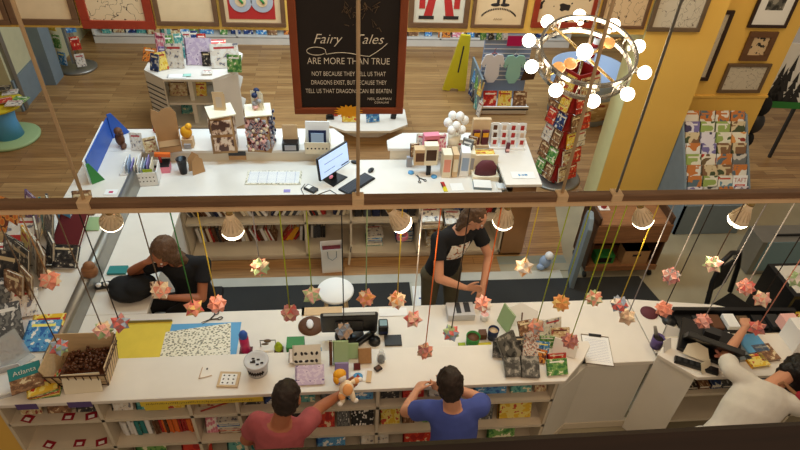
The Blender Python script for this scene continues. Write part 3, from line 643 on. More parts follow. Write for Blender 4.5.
for i in range(2 * n):
    a = PI * i / n; r = 1 if i % 2 else .68; o_.append((.098 * r * math.cos(a), .05 * r * math.sin(a)))
b.prism(o_, 0, .003); o = one('starburst_tag', 'gold starburst paper tag stuck on the bottom rail of the chalkboard', 'tag', b, 'gold_paper', (.045, Y0 - .024, p.z + .025)); o.rotation_euler = (PI / 2, 0, 0)
b = MB(); b.rod((-.25, 0, 0), (-.25, 0, 2.2), .004); b.build('hanging_wire', 'brushed', t).location = (0, 0, hh); b = MB(); b.rod((.25, 0, 0), (.25, 0, 2.2), .004); b.build('hanging_wire', 'brushed', t).location = (0, 0, hh)

# ---------------------------------------------------------------- framed pictures
def picture(label, x0, x1, z0, z1, Y, fm, pm, fwid=.05, deco=None, mount=None):
    t = thing('framed_picture', label, 'framed picture', ((x0 + x1) / 2, Y, z0), 0, None)
    w2 = (x1 - x0) / 2; h = z1 - z0
    b = MB()
    for q in ((-w2, w2, 0, fwid), (-w2, w2, h - fwid, h), (-w2, -w2 + fwid, fwid, h - fwid), (w2 - fwid, w2, fwid, h - fwid)): b.box(q[0], q[1], -.03, 0, q[2], q[3])
    b.build('frame', fm, t, bevel=.004)
    b = MB(); b.box(-w2 + fwid, w2 - fwid, -.012, 0, fwid, h - fwid); b.build('print', mount or pm, t)
    if mount: b = MB(); b.box(-w2 * .45, w2 * .45, -.014, -.012, h * .3, h * .7); b.build('image', pm, t)
    if deco: deco(t, w2, h, fwid)
    return t
def xs(px, y=24, Y=6.13): return F(px, y, Y).x
def zb(px, py, Y=6.13): return F(px, py, Y).z
def circles(t, w2, h, f):
    b = MB(); b.box(-w2 + .08, w2 - .1, -.015, -.0125, .08, .7); b.build('red_panel', 'red', t)
    for x in (-.11, .1):
        b = MB(); b.rod((x, -.020, .26), (x, -.0125, .26), .11, seg=28); b.rod((x, -.022, .26), (x, -.02, .26), .055, seg=20, mi=1); b.rod((x - .02, -.023, .30), (x + .02, -.023, .24), .012, mi=2); b.build('wheel_print', ['star_grey', 'old_paper', 'green'], t)
def redfig(t, w2, h, f):
    b = MB()
    for s in (-1, 1):
        b.face([(s * .06, -.014, .55), (s * .01, -.014, .5), (s * .07, -.014, .12), (s * .16, -.014, .12)], 0)
        b.box(s * .05, s * .21, -.015, -.0125, .09, .125, 1); b.box(s * .15, s * .21, -.015, -.0125, .2, .45, 0)
    b.build('figure_print', ['red', 'ink'], t)
def arctext(t, w2, h, f):
    for s, x, z, r in (('THIS', -.12, .16, .25), ('IS A', -.02, .185, .05), ('GOOD', .09, .175, -.1)): pass
    b = MB()
    for i in range(24):
        a = PI * (.15 + .7 * i / 23); x = -.2 * math.cos(a); z = .06 + .13 * math.sin(a); b.box(x - .006, x + .006, -.0135, -.012, z, z + .02)
    for s in (-1, 1): b.ell((s * .05, -.012, .24), .05, .003, .018); b.box(s * .03 - .01, s * .03 + .02, -.0135, -.012, .24, .4)
    b.tube([(-.05 + .01 * i, -.013, .08 + .02 * (i % 2)) for i in range(10)], .002, seg=4); b.build('ink_drawing', 'ink', t)
zt = 3.05
picture('brown framed sketch at the extreme left of the yellow fascia', xs(-40), xs(11), zb(5, 25), zt, 6.15, 'brown_frame', 'old_paper', .05)
picture('brown framed faint drawing, second along the yellow fascia', xs(12), xs(80), zb(45, 25), zt, 6.15, 'brown_frame', 'old_paper', .06)
picture('dark red framed ink drawing on the yellow fascia', xs(82), xs(155), zb(120, 29), zt, 6.15, 'red_wood', 'sketch', .085)
picture('brown framed pale document between the dark red frame and red wheels picture', xs(157), xs(219), zb(190, 26), zt, 6.15, 'brown_frame', 'old_paper', .045)
picture('brown framed picture of red panel with two grey wheels', xs(222), xs(286), zb(250, 27), zt, 6.15, 'brown_frame', 'old_paper', .045, circles)
picture('brown framed picture of red trousered legs, right of the chalkboard', xs(408), xs(468), zb(440, 28), zt, 6.15, 'brown_frame', 'pale_old_paper', .055, redfig)
picture('brown framed drawing of shoes above an arc of small lettering', xs(471), xs(524), zb(500, 28), zt, 6.15, 'brown_frame', 'old_paper', .035, arctext)
picture('reddish brown framed bold black ink drawing above the chandelier', xs(531), xs(594), zb(560, 28), zt, 6.15, 'red_wood', 'sketch_bold', .06)
picture('brown framed maze-like line drawing beside the chandelier top', xs(598), xs(645), zb(620, 29), zt, 6.15, 'brown_frame', 'sketch', .035)
picture('grey-brown framed pale pencil sketch on the column top', xs(648), xs(701), zb(675, 31), zt, 6.13, 'grey_frame', 'sketch_pale', .045)
YR = 6.59
def rp(label, bl, br, tl, *a, **k):
    p0, p1, p2 = F(*bl, YR), F(*br, YR), F(*tl, YR); return picture(label, p0.x, p1.x, p0.z, p2.z, YR, *a, **k)
rp('tall narrow dark framed picture half hidden by the yellow column', (690, 80), (706, 82), (735, 10), 'dark_frame', 'sketch_pale', .045)
rp('dark framed print with small dark image, uppermost on the right yellow wall', (746, 27), (784, 29), (772, -34), 'dark_frame', 'photo_grey', .035, mount='paper')
rp('broad brown framed small picture, middle of right yellow wall', (738, 60), (765, 61), (750, 31), 'brown_frame', 'sketch_bold', .07)
rp('grey framed wide pale sketch, lowest on the right yellow wall', (716, 92), (758, 93), (729, 63), 'grey_frame', 'sketch_pale', .04)
# ================================================================ BACK OF THE SHOP
t = thing('wall_shelf', 'long low white bookshelf along the far wall of the shop', 'shelf', (0, 11.35, 0))
b = MB(); b.box(-4.6, 4.6, 0, .5, 0, .14); b.build('plinth', 'white_paint', t)
for z in (.16, .55, .95):
    b = MB(); b.box(-4.6, 4.6, 0, .5, z - .03, z); b.build('shelf_board', 'white_paint', t)
b = MB(); b.box(-4.6, 4.6, .47, .5, .1, .95); b.build('back_panel', 'blue_grey', t)
for i in range(8):
    b = MB(); x = -4.6 + i * 9.17 / 7; b.box(x, x + .03, 0, .47, .13, .92); b.build('divider', 'white_paint', t)
rd = random.Random(5); k = 0
x = -4.45
while x < 4.3:
    c = rd.choice(COVERS); w_ = rd.uniform(.14, .26)
    face_book(f"{c} book facing out on the bottom shelf of the far wall, {ordn(k)} from left", (x, 11.40 + rd.uniform(0, .08), .162), w_, rd.uniform(.2, .27), .02, 'cover_' + c, .3, group='face out books along the far wall')
    x += w_ + rd.choice((.02, .03, .06, .12)); k += 1
# folding floor sign
t = thing('floor_sign', 'yellow folded caution floor sign leaning on the clothing display', 'floor sign', (1.95, 9.45, 0)); t.rotation_euler = (0, .10, 0)
b = MB(); o_ = [(-.2, 0), (-.08, 0), (-.06, .05), (.06, .05), (.08, 0), (.2, 0), (.08, 1.0), (-.08, 1.0)]
def plate(mb, o_, y0, y1, mi=0):
    a = [mb.bm.verts.new((x, y0, z)) for x, z in o_]; c = [mb.bm.verts.new((x, y1, z)) for x, z in o_]; n = len(o_)
    for f in [mb.bm.faces.new(a), mb.bm.faces.new(list(reversed(c)))] + [mb.bm.faces.new((a[i], a[(i + 1) % n], c[(i + 1) % n], c[i])) for i in range(n)]: f.material_index = mi
plate(b, o_, -.02, 0); b.build('front_leaf', 'yellow_plastic', t)
b = MB(); plate(b, o_, .02, .04); b.build('rear_leaf', 'yellow_plastic', t)
b = MB(); b.box(-.012, .012, -.024, -.02, .35, .82); b.build('handle_slot', 'charcoal', t)
# octagonal display table
def octo(cx_, cy_, r, z, ry=None, cut=.42):
    ry = ry or r; return [(cx_ - r, cy_ - ry * cut), (cx_ - r * cut, cy_ - ry), (cx_ + r * cut, cy_ - ry), (cx_ + r, cy_ - ry * cut), (cx_ + r, cy_ + ry * cut), (cx_ + r * cut, cy_ + ry), (cx_ - r * cut, cy_ + ry), (cx_ - r, cy_ + ry * cut)]
t = thing('display_table', 'white eight-sided display table stacked with bright books and toys', 'display table', (-2.15, 8.62, 0))
b = MB(); b.prism(octo(0, 0, .66, 0, .6, .5), .84, .88); b.build('table_top', 'white_paint', t, bevel=.005)
for z in (.12, .50):
    b = MB(); b.prism(octo(0, 0, .62, 0, .58, .5), z - .03, z); b.build('shelf_board', 'white_paint', t)
b = MB(); b.box(-.03, .03, -.5, .5, .12, .84); b.box(-.55, .55, .0, .03, .12, .84); b.build('core_panel', 'white_paint', t)
b = MB()
b.prism([(-.66, -.3), (-.65, -.32), (-.34, -.59), (-.33, -.57)], 0, .84)
b.build('slatted_side', 'white_paint', t); b = MB()
b.prism([(.66, -.3), (.65, -.32), (.34, -.59), (.33, -.57)], 0, .84)
b.build('slatted_side', 'white_paint', t)
b = MB()
for i in range(8): b.prism([(-.668, -.305), (-.655, -.33), (-.355, -.592), (-.352, -.58)], .14 + i * .08, .15 + i * .08)
b.build('slat_groove', 'charcoal', t)
gt = 'books on the octagonal table'; ZT = .881
def fb(label, px, py, z, w_, h_, cov, tilt=.3, rz=0, t_=.015, group=gt, name='book', cat=None):
    p = G(px, py, z); X = V(math.cos(rz), math.sin(rz), 0); return face_book(label, p - X * w_ / 2, w_, h_, t_, cov, tilt, rz, group, name, cat)
fb('white picture book with dark bird drawing standing on the octagonal table', 176, 68, ZT, 0.25, 0.34, 'cover_white')
fb('pale blue toy box with pink shapes at the middle of the octagonal table', 200, 65, ZT, 0.38, 0.38, 'lilac_print', .3, name='toy_box', cat='toy box')
fb('small navy book leaning at the left front of the octagonal table', 155, 71, ZT, 0.15, 0.24, 'cover_navy', .3, -.5)
fb('yellow floral book beside navy book on the octagonal table', 164, 70, ZT, 0.15, 0.25, 'cover_yellow', .3, .5)
fb('orange swirl book at left rim of the octagonal table', 149, 62, ZT, .2, .2, 'cover_orange', .6, -.3)
fb('tall pink doll package at rear left of octagonal table', 162, 55, ZT, .15, .32, 'cover_pink', .2, -.2, name='doll_package', cat='package')
fb('black framed gadget box right of lilac toy box on octagonal table', 207, 66, ZT, .12, .2, 'cover_black', .3)
fb('large pale green picture book on the right rim of the octagonal table', 226, 68, ZT, 0.40, 0.34, 'cover_white', .5, .12)
fb('pink and white boxed toy behind large pale book on octagonal table', 217, 52, ZT, .28, .2, 'cover_red', .9, .1, name='toy_box', cat='toy box')
fb('green story book with trees below right rim of octagonal table', 229, 94, .5, 0.30, 0.38, 'cover_green', .3, .15)
fb('white and red face book on the middle shelf of the octagonal table', 179, 96, .5, .26, .24, 'cover_cream', .4)
fb('brown small book between cream and yellow ones on octagonal middle shelf', 192, 95, .5, .09, .2, 'cover_brown', .3)
fb('yellow and red book on the middle shelf of the octagonal table', 201, 96, .5, .18, .2, 'cover_yellow', .4)
fb('blue-grey book on bottom shelf of octagonal table', 190, 114, .12, .24, .24, 'cover_teal', .5)
for k, (px, py, c) in enumerate(((170, 52, 'green'), (180, 50, 'teal'), (188, 48, 'white'), (195, 47, 'navy'), (203, 50, 'red'), (186, 41, 'blue'), (177, 43, 'cream'))):
    fb(f"{c} upright book in the rear row on octagonal table, {ordn(k)} from left", px, py, ZT, .13, .24, 'cover_' + c, .25, .1)
for k, (px, py, c, w_, h_) in enumerate(((170, 62, 'white', .16, .2), (184, 58, 'teal', .16, .2), (192, 56, 'pink', .2, .22), (211, 60, 'grey', .14, .2), (219, 60, 'blue', .2, .16), (232, 60, 'white', .18, .24), (235, 72, 'green', .2, .24), (165, 62, 'purple', .14, .22))):
    fb(f"{c} item crowded behind the front books of the octagonal table, {ordn(k)} from left", px, py, ZT, w_, h_, 'cover_' + c, .3, .1 * (k % 3 - 1), .03, gt, 'book')
flat_book('white open leaflet lying at front of octagonal table', 177, 76, ZT, .26, .12, .004, 'paper', 0, gt, 'leaflet')
flat_book('mint green card on the leaflets of the octagonal table', 187, 75, ZT + .006, .11, .08, .004, 'mint', .1, gt, 'card')
flat_book('white square notebook at front right of octagonal table', 207, 72, ZT, .14, .14, .02, 'cover_white', .1, gt, 'notebook')
# second octagonal island behind the board
t = thing('display_island', 'low white octagonal toy island just behind the chalkboard', 'display table', (.38, 8.1, 0))
b = MB(); b.prism(octo(0, 0, .60, 0, .42, .55), .20, .24); b.build('table_top', 'white_paint', t, bevel=.005)
b = MB(); b.prism(octo(0, 0, .3, 0, .2, .55), 0, .20); b.build('plinth', 'white_paint', t)
fb('yellow picture board with bee figure on the toy island', 350, 122, .242, .24, .18, 'cover_yellow', .5, group=None, name='picture_board', cat='toy')
fb('blue and red toy package at right of the toy island', 373, 122, .242, .2, .2, 'cover_blue', .4, .2, group=None, name='toy_package', cat='toy')
fb('crimson toy package at the left of the toy island', 333, 116, .242, .15, .22, 'cover_red', .3, group=None, name='toy_package', cat='toy')
b = MB(); b.box(-.04, .04, -.03, .03, 0, .35, R=Matrix.Rotation(.15, 3, 'Y')); b.rod((0, 0, .33), (.1, 0, .42), .02)
p = G(393, 118, .242); one('toy_stand', 'black narrow toy stand at right end of the toy island', 'stand', b, 'black_plastic', p)
p = G(330, 118, .242); b = MB(); b.box(-.04, .04, -.03, .03, 0, .3); b.box(-.06, .06, -.05, .05, 0, .03); one('toy_stand', 'black narrow toy stand at left end of the toy island', 'stand', b, 'black_plastic', p)
# clothing display
t = thing('clothing_display', 'blue slatted display unit with baby clothes above rows of books', 'display unit', (2.62, 9.0, 0))
b = MB(); b.box(-.36, .40, -.06, .0, 0, 1.45); b.build('slat_wall', 'periwinkle', t)
b = MB()
for i in range(13): b.box(-.36, .40, -.064, -.06, .45 + i * .075, .462 + i * .075)
b.build('slat_lines', 'paper', t)
b = MB(); b.box(-.38, .42, -.42, 0, .09, .12); b.box(-.38, .42, -.42, -.39, .09, .15); b.build('shelf_board', 'paper', t)
b = MB(); b.box(-.36, .40, -.38, 0, 0, .09); b.build('plinth', 'paper', t)
b = MB(); b.box(-.40, -.37, -.36, .5, 0, .6); b.build('side_panel', 'blue_grey', t)
gc = 'books on the blue display'
for k, c in enumerate(('red', 'yellow', 'brown')):
    face_book(f"{c} book on the shelf of the blue display, {ordn(k)} from left", (2.28 + k * .25, 8.64, .122), .22, .26, .02, 'cover_' + c, .25, group=gc)
for k, c in enumerate(('white', 'yellow', 'teal', 'green', 'black', 'blue', 'navy')):
    face_book(f"{c} book standing along the left side of the blue display, {ordn(k)} from front", (2.20 - .0, 8.62 + k * .12, .0 + (k % 2) * .3), .12, .25, .02, 'cover_' + c, .15, -1.3, group='books along the side of the blue display')
def onesie(label, px, py, m, Y=8.9):
    p = F(px, py, Y); b = MB()
    o_ = [(-.05, .34), (-.14, .33), (-.2, .22), (-.14, .18), (-.11, .23), (-.12, .08), (-.05, 0), (.05, 0), (.12, .08), (.11, .23), (.14, .18), (.2, .22), (.14, .33), (.05, .34), (0, .31)]
    plate(b, [(x * 1.0, z * 1.45) for x, z in o_], -.03, -.008); t = b.build('baby_onesie', m, bevel=.008); t.location = p; tag(t, label, 'clothing', 'baby clothes on the blue display')
    b = MB(); b.tube([(-.1, -.018, .46), (0, -.018, .51), (.1, -.018, .46)], .006); b.tube([(0, -.018, .51), (0, -.018, .56), (.02, -.01, .58)], .004); b.build('hanger', 'red' if m == 'white_knit' else 'steel', t)
onesie('white baby onesie hanging on the blue slatted display', 490, 82, 'white_knit'); onesie('mint baby onesie hanging on the blue slatted display', 511, 83, 'mint')
b = MB(); plate(b, [(-.1, 0), (.12, .02), (.16, .3), (-.02, .34)], -.03, 0); p = F(526, 80, 8.9); t = one('dark_garment', 'dark brown small garment hanging right of the mint onesie', 'clothing', b, 'dark_wood', p, bevel=.01)
b = MB(); b.box(-.12, .12, -.006, 0, 0, .16); p = F(514, 46, 8.9); one('pink_sign', 'magenta card sign above the baby clothes', 'sign', b, 'magenta', p)
for k, (px, c) in enumerate(((480, 'green'), (488, 'black'), (496, 'green'), (502, 'white'))):
    p = F(px, 40, 8.92); face_book(f"{c} patterned card on upper row of the blue display, {ordn(k)} from left", p, .1, .16, .015, 'cover_' + c, .1, .3, group='cards on the blue display', name='greeting_card', cat='card')
# pale round display behind the chandelier
t = thing('round_display', 'pale blue rounded display bin glimpsed through the chandelier ring', 'display bin', (3.95, 8.7, 0))
b = MB(); b.lathe([(0, 0), (.52, 0), (.55, .4), (.6, .8), (.58, .8), (.5, .5), (0, .5)], seg=30); b.build('bin_body', 'star_blue', t)
b = MB(); b.lathe([(.53, .1), (.575, .45), (.57, .46), (.5, .1)], seg=30); b.build('printed_band', 'cover_cream', t)
b = MB(); b.rod((0, .1, .5), (.06, .1, 1.35), .05, seg=16); b.rod((.06, .1, 1.35), (.07, .1, 1.4), .02, seg=10)
for i in range(5): b.rod((.012 * i, .1, .6 + .16 * i), (.012 * i + .005, .1, .66 + .16 * i), .053, seg=16, mi=1)
b.build('striped_pole', ['paper', 'red'], t)
# tall spinner of red-backed books by the column
sx_, sy_ = 2.97, 6.80
t = thing('spinner_rack', 'tall four-sided red spinner rack of books beside the yellow column', 'spinner rack', (sx_, sy_, 0))
b = MB(); b.lathe([(0, 0), (.36, 0), (.37, .02), (.34, .035), (0, .035)], seg=32); b.build('base', 'brushed', t)
b = MB(); b.rod((0, 0, .03), (0, 0, 1.75), .02); b.build('post', 'steel', t)
b = MB()
for i in range(4):
    R = Matrix.Rotation(.45 + i * PI / 2, 3, 'Z'); b.box(-.17, .17, -.175, -.165, .06, 1.65, R=R)
b.build('core_panel', 'red', t)
for z in (.1, .36, .62, .88, 1.14, 1.40):
    b = MB()
    for i in range(4):
        R = Matrix.Rotation(.45 + i * PI / 2, 3, 'Z')
        for q in ((-.18, z), (-.18, z + .08)): b.rod(R @ V(-.17, -.24, q[1]), R @ V(.17, -.24, q[1]), .004, seg=5)
        for x in (-.17, 0, .17): b.rod(R @ V(x, -.17, z), R @ V(x, -.24, z), .004, seg=5)
    b.build('wire_pocket', 'steel', t)
for i in (0, 3):
    a = .45 + i * PI / 2; R = Matrix.Rotation(a, 3, 'Z'); X = R @ V(1, 0, 0); B = R @ V(0, 1, 0); rd = random.Random(i)
    for r, z in enumerate((.1, .36, .62, .88, 1.14, 1.40)):
        for s in (0, 1):
            c = rd.choice(['yellow', 'green', 'white', 'red', 'brown', 'navy', 'cream']); p = V(sx_, sy_, 0) + R @ V(-.165 + s * .17, -.236, z + .01)
            Y = (B * .2 + V(0, 0, .98)).normalized()
            book(f"{c} book in the red spinner rack, {'left' if i == 3 else 'right'} face, row {r + 1} from bottom, {'first' if s == 0 else 'second'} pocket", p, X, Y, X.cross(Y), (.155, .21, .015), 'cover_' + c, 'books in the red spinner')
# magazine rack under the right wall
t = thing('magazine_rack', 'grey stepped magazine rack filled with rows of magazines under the framed pictures', 'magazine rack', (4.16, 5.5, 0))
b = MB()
o_ = [(0, 0), (0, .46), (.74, 1.30), (.80, 1.30), (.80, 0)]
for x in (-.0, .83):
    bb = MB(); a = [bb.bm.verts.new((x, y, z)) for y, z in o_]; c_ = [bb.bm.verts.new((x + .025, y, z)) for y, z in o_]
    bb.bm.faces.new(a); bb.bm.faces.new(list(reversed(c_))); [bb.bm.faces.new((a[i], a[(i + 1) % 5], c_[(i + 1) % 5], c_[i])) for i in range(5)]
    bb.build('side_panel', 'blue_grey', t)
b.box(.0, .83, 0, .02, 0, .45); b.build('kick_panel', 'blue_grey', t)
rd = random.Random(11); n_row = 8
for r in range(n_row):
    y = .02 + .72 * r / n_row; z = .44 + .80 * r / n_row
    b = MB(); b.box(.025, .83, y, y + .1, z - .012, z); b.box(.025, .83, y - .004, y, z - .012, z + .02); b.build('tier', 'blue_grey', t)
    x = .03 - (r % 2) * .0
    for s in range(4):
        w_ = rd.uniform(.185, .2); c = rd.choice(['white', 'green', 'blue', 'red', 'brown', 'orange', 'white', 'grey', 'violet', 'white', 'brown'])
        if r == 1 and s == 3: c = 'white'
        o = face_book(f"{c} magazine in the stepped rack, {ordn(r)} row from bottom, {ordn(s)} from left", (4.16 + .03 + s * .2, 5.5 + y + .02, z + .002), w_, .22, .008, 'mag_' + c, .5, group='magazines in the stepped rack', name='magazine')
        if r == 1 and s == 3: o.data = (lambda bb: (bb.box(0, 1, 0, 1, 0, 1), bb.build('tmp', 'paper'))[1])(MB()).data; bpy.data.objects.remove([q for q in bpy.data.objects if q.name.startswith('tmp')][0]); taft = o
b = MB(); b.box(0, .185, 0, .04, 0, .002)
o = text('title_lettering', 'TAFT', .075, 'red', None, (0, 0, 0), (0, 0, 0), ext=.001, sx=.92)
o.parent = taft; o.location = (.5, .62, 1.2); o.rotation_euler = (0, 0, 0); o.scale = (5.0, 4.6, 40)
b = MB(); b.box(.15, .85, .15, .5, 1.01, 1.2); o = b.build('cover_image', 'cover_red', taft)
# things by the far end of the right wall
t = thing('tree_poster', 'white board with dark pine tree silhouettes standing beyond the right wall', 'poster board', (6.28, 7.25, .85), -.1)
b = MB(); b.box(-.3, .3, 0, .02, .1, .95); b.build('board', 'paper', t); b = MB(); b.box(-.25, -.21, .02, .06, -.85, .5); b.build('leg', 'charcoal', t); b = MB(); b.box(.21, .25, .02, .06, -.85, .5); b.build('leg', 'charcoal', t)
b = MB()
for x, h_ in ((-.22, .5), (-.1, .62), (.02, .4), (-.16, .45), (.12, .3)):
    for j in range(4): z0 = .1 + h_ * j / 4; b.face([(x - .09 + j * .018, -.003 - .001 * j, z0), (x + .09 - j * .018, -.003 - .001 * j, z0), (x, -.003 - .001 * j, z0 + h_ * .4)])
b.build('tree_print', 'charcoal', t)
b = MB(); b.box(-.28, .3, -.01, .03, 0, .1); b.build('green_base', 'green', t)
for k, (px, py, m_, r) in enumerate(((768, 105, 'black_cloth', .14), (763, 122, 'charcoal', .15), (757, 138, 'black_cloth', .12))):
    p = F(px, py, 6.75); b = MB(); b.ell((0, 0, 0), r * .75, .09, r, 0, seg=16); b.tube([(-.05, 0, r * .8), (0, 0, r * 1.4), (.05, 0, r * .8)], .01)
    one('shoulder_bag', ['dark bag hanging highest at the end of the right wall', 'grey-green bag hanging in the middle at the end of the right wall', 'small black bag hanging lowest at the end of the right wall'][k], 'bag', b, m_, (5.46 + r * .75 + .0, 6.72, p.z))
# left side: toy table and far spinner
t = thing('toy_table', 'round child table with yellow top, blue pedestal and pale green base', 'toy table', (-4.76, 7.93, 0))
b = MB(); b.lathe([(0, 0), (.39, 0), (.40, .03), (.37, .05), (0, .05)], seg=36); b.build('base', 'pale_green', t)
b = MB(); b.lathe([(.19, .05), (.16, .28), (.19, .52), (0, .52)], seg=24); b.build('pedestal', 'sky', t)
b = MB(); b.lathe([(0, .52), (.32, .52), (.34, .545), (.32, .57), (0, .57)], seg=36); b.build('table_top', 'yellow_plastic', t)
for k, (px, py, c, r) in enumerate(((10, 92, 'white', .3), (20, 99, 'green', -.2), (4, 100, 'red', .5), (14, 103, 'white', .1), (2, 88, 'black', .2))):
    flat_book(f"{c} picture book lying on the yellow toy table, {['rear', 'right', 'left front', 'front middle', 'rear left'][k]}", px, py, .572 + .012 * k, .2, .16, .012, 'cover_' + c, r, 'books on the toy table')
t = thing('card_spinner', 'grey wire card spinner on a round base by the far left wall', 'spinner rack', (-4.35, 10.1, 0))
b = MB(); b.lathe([(0, 0), (.3, 0), (.31, .03), (.28, .05), (0, .05)], seg=30); b.build('base', 'brushed', t)
b = MB(); b.rod((0, 0, .05), (0, 0, 1.3), .03); b.box(-.02, .02, -.15, .15, .15, 1.2); b.build('post', 'steel', t)
t.location = (-4.55, 10.25, 0)
for k, (dx, z, c, rz) in enumerate(((-.2, .15, 'blue', -.4), (-.2, .45, 'green', -.4), (.06, .1, 'white', .4), (.06, .4, 'red', .4), (.06, .7, 'blue', .4), (-.2, .75, 'yellow', -.4))):
    face_book(f"{c} card pack in the far left spinner, {'left' if dx < 0 else 'right'} side, {['bottom', 'middle', 'top'][min(2, int(z / .3))]} row", (-4.55 + dx, 10.08, z), .15, .22, .015, 'cover_' + c, .1, rz, 'cards in the far left spinner', 'card_pack', 'card')

# ================================================================ ON THE BACK COUNTER
LT = LZ + .001; DT = DZ + .001
gk = None
t = thing('card_tower', 'kraft paper tower covered in dark picture cards, left of the two on the rear ledge', 'card tower', G(226, 147, LT), .1)
def tower(t, m_, top):
    b = MB(); w_ = .15
    b.loft([((0, 0, 0), (w_ * 1.25, 0, 0), (0, w_ * 1.25, 0)), ((0, 0, .45), (w_ * 1.05, 0, 0), (0, w_ * 1.05, 0))], 4)
    b.build('tower_body', 'kraft', t).rotation_euler = (0, 0, PI / 4)
    b = MB()
    for i in range(4):
        R = Matrix.Rotation(i * PI / 2, 3, 'Z')
        for z in (.03, .24):
            b.box(-.105, .105, -.134, -.126, z, z + .17, R=R @ Matrix.Rotation(.0, 3, 'X'))
    b.build('picture_panel', m_, t)
    b = MB(); b.prism([(-.14, -.14), (.14, -.14), (.14, .14), (-.14, .14)], .45, .462); b.build('lid', 'cream_card', t).rotation_euler = (0, 0, .25)
    b = MB(); R = Matrix.Rotation(-.15, 3, 'Z'); b.box(-.06, .06, -.004, .0, .462, .68, R=R); b.box(-.06, .06, .03, .034, .462, .64, R=R); b.box(-.03, .03, -.006, -.004, .5, .62, 1, R=R); b.build('top_card', [top, 'cardpic'], t)
tower(t, 'card_print', 'kraft_pale')
t = thing('card_tower', 'square tower of floral fabric shapes with cream lid, right of two on rear ledge', 'card tower', G(262, 146, LT), -.1)
tower(t, 'floral', 'cream_card')
b = MB()
rd = random.Random(3)
for i in range(95):
    a = rd.choice((-1, 0, 1)); z = rd.uniform(.03, .42)
    p = (rd.uniform(-.12, .12), -.145, z) if a < 1 else (.145, rd.uniform(-.12, .12), z)
    if a < 1: b.ell(p, .018, .012, .022, rd.randrange(4), seg=6, n=4)
    else: b.ell(p, .012, .018, .022, rd.choice((3, 4)), seg=6, n=4)
for i in range(6): b.ell((.0 + rd.uniform(-.03, .03), rd.uniform(-.03, .03), .50 + i * .035), .035, .035, .03, rd.choice((0, 3, 4)), seg=8, n=5)
o = b.build('fabric_shapes', ['star_pink', 'dark_red', 'star_cream', 'star_grey', 'navy'], t); o['kind'] = 'stuff'
t = thing('cardboard_chair', 'tall tan cardboard holder with curved back on the rear ledge', 'cardboard holder', G(171, 149, LT), .25); t.scale = (1.15, 1.15, 1.2)
b = MB(); plate(b, [(-.1, 0), (.1, 0), (.11, .34), (.07, .40), (.0, .39), (-.04, .36), (-.1, .40), (-.12, .3)], .05, .055); b.build('back', 'kraft', t)
b = MB(); b.box(-.1, .1, -.07, .05, .06, .066); b.box(-.1, -.095, -.07, .05, 0, .16); b.box(.095, .1, -.07, .05, 0, .16); b.box(-.1, .1, -.07, -.065, 0, .066); b.build('seat_box', 'kraft', t)
def small(name, label, cat, px, py, z, fn, mats, rz=0, group=None, bevel=0, smooth=False, k=1):
    b = MB(); fn(b); o = one(name, label, cat, b, mats, G(px, py, z), rz, group, bevel, smooth); o.scale = (k, k, k); return o
def f_yel(b): b.box(-.05, .05, -.04, .04, 0, .09); b.ell((0, 0, .15), .055, .04, .06, 1); b.ell((.03, .0, .21), .03, .03, .03, 1); b.box(-.03, .03, -.06, -.04, .01, .05, 2)
small('yellow_toy', 'yellow and grey toy in a small box beside cardboard holder', 'toy', 189, 146, LT, f_yel, ['kraft_pale', 'gold_paper', 'star_grey'], k=1.2)
def f_cup(b): b.lathe([(0, 0), (.028, 0), (.042, .14), (.045, .143), (.04, .145), (.03, .03), (0, .02)])
small('travel_cup', 'black tapered cup standing on the back desk', 'cup', 184, 173, DT, f_cup, 'black_plastic', k=1.3)
def f_kr(b): plate(b, [(-.06, 0), (.06, 0), (.05, .14), (0, .19), (-.05, .14)], -.05, -.045); plate(b, [(-.06, 0), (.06, 0), (.05, .14), (0, .19), (-.05, .14)], .03, .035)
small('kraft_folder', 'small kraft brown folded card beside the black cup', 'card', 197, 171, DT, f_kr, 'kraft', .6, k=1.2)
def f_pk(b): b.box(-.055, .055, -.05, .05, 0, .07); b.box(-.057, .057, -.052, .052, .06, .075, 1); b.rod((-.01, 0, .07), (-.01, 0, .14), .012, mi=2); b.box(-.06, .06, -.01, .02, .13, .16, 3, R=Matrix.Rotation(.1, 3, 'Y'))
small('pink_box', 'small pink box with red and orange toy on its lid', 'box', 164, 170, DT, f_pk, ['pink', 'black_plastic', 'red', 'orange'], .1, k=1.35)
def f_blk(b): b.box(-.065, .065, -.05, .05, 0, .07); b.box(-.045, .045, -.052, -.05, .01, .055, 1); b.box(-.06, .06, .02, .025, .07, .2, 2)
small('card_holder', 'black box with kraft card standing behind it, right of floral tower', 'card holder', 291, 148, LT, f_blk, ['black_plastic', 'star_grey', 'kraft_pale'], k=1.4)
t = thing('white_crate', 'white perforated crate holding folders and a tablet on the rear ledge', 'crate', G(318, 149, LT), -.03); t.scale = (1.4, 1.4, 1.5)
b = MB()
for q in ((-.1, .1, -.08, -.075), (-.1, .1, .075, .08), (-.1, -.095, -.08, .08), (.095, .1, -.08, .08)): b.box(q[0], q[1], q[2], q[3], 0, .1)
b.box(-.1, .1, -.08, .08, 0, .005); b.build('crate_body', 'cream_card', t)
b = MB()
for i in range(6): b.rod((-.075 + i * .03, -.0815, .05), (-.075 + i * .03, -.0795, .05), .007)
b.build('holes', 'ink', t)
b = MB(); b.box(-.095, .095, .0, .012, .006, .22, R=Matrix.Rotation(-.15, 3, 'X')); b.build('white_folder', 'paper', t)
b = MB(); b.box(-.07, .07, -.03, -.02, .006, .16, R=Matrix.Rotation(-.15, 3, 'X')); b.box(-.05, .05, -.035, -.03, .04, .14, 1, R=Matrix.Rotation(-.15, 3, 'X')); b.build('tablet', ['navy', 'star_blue'], t)
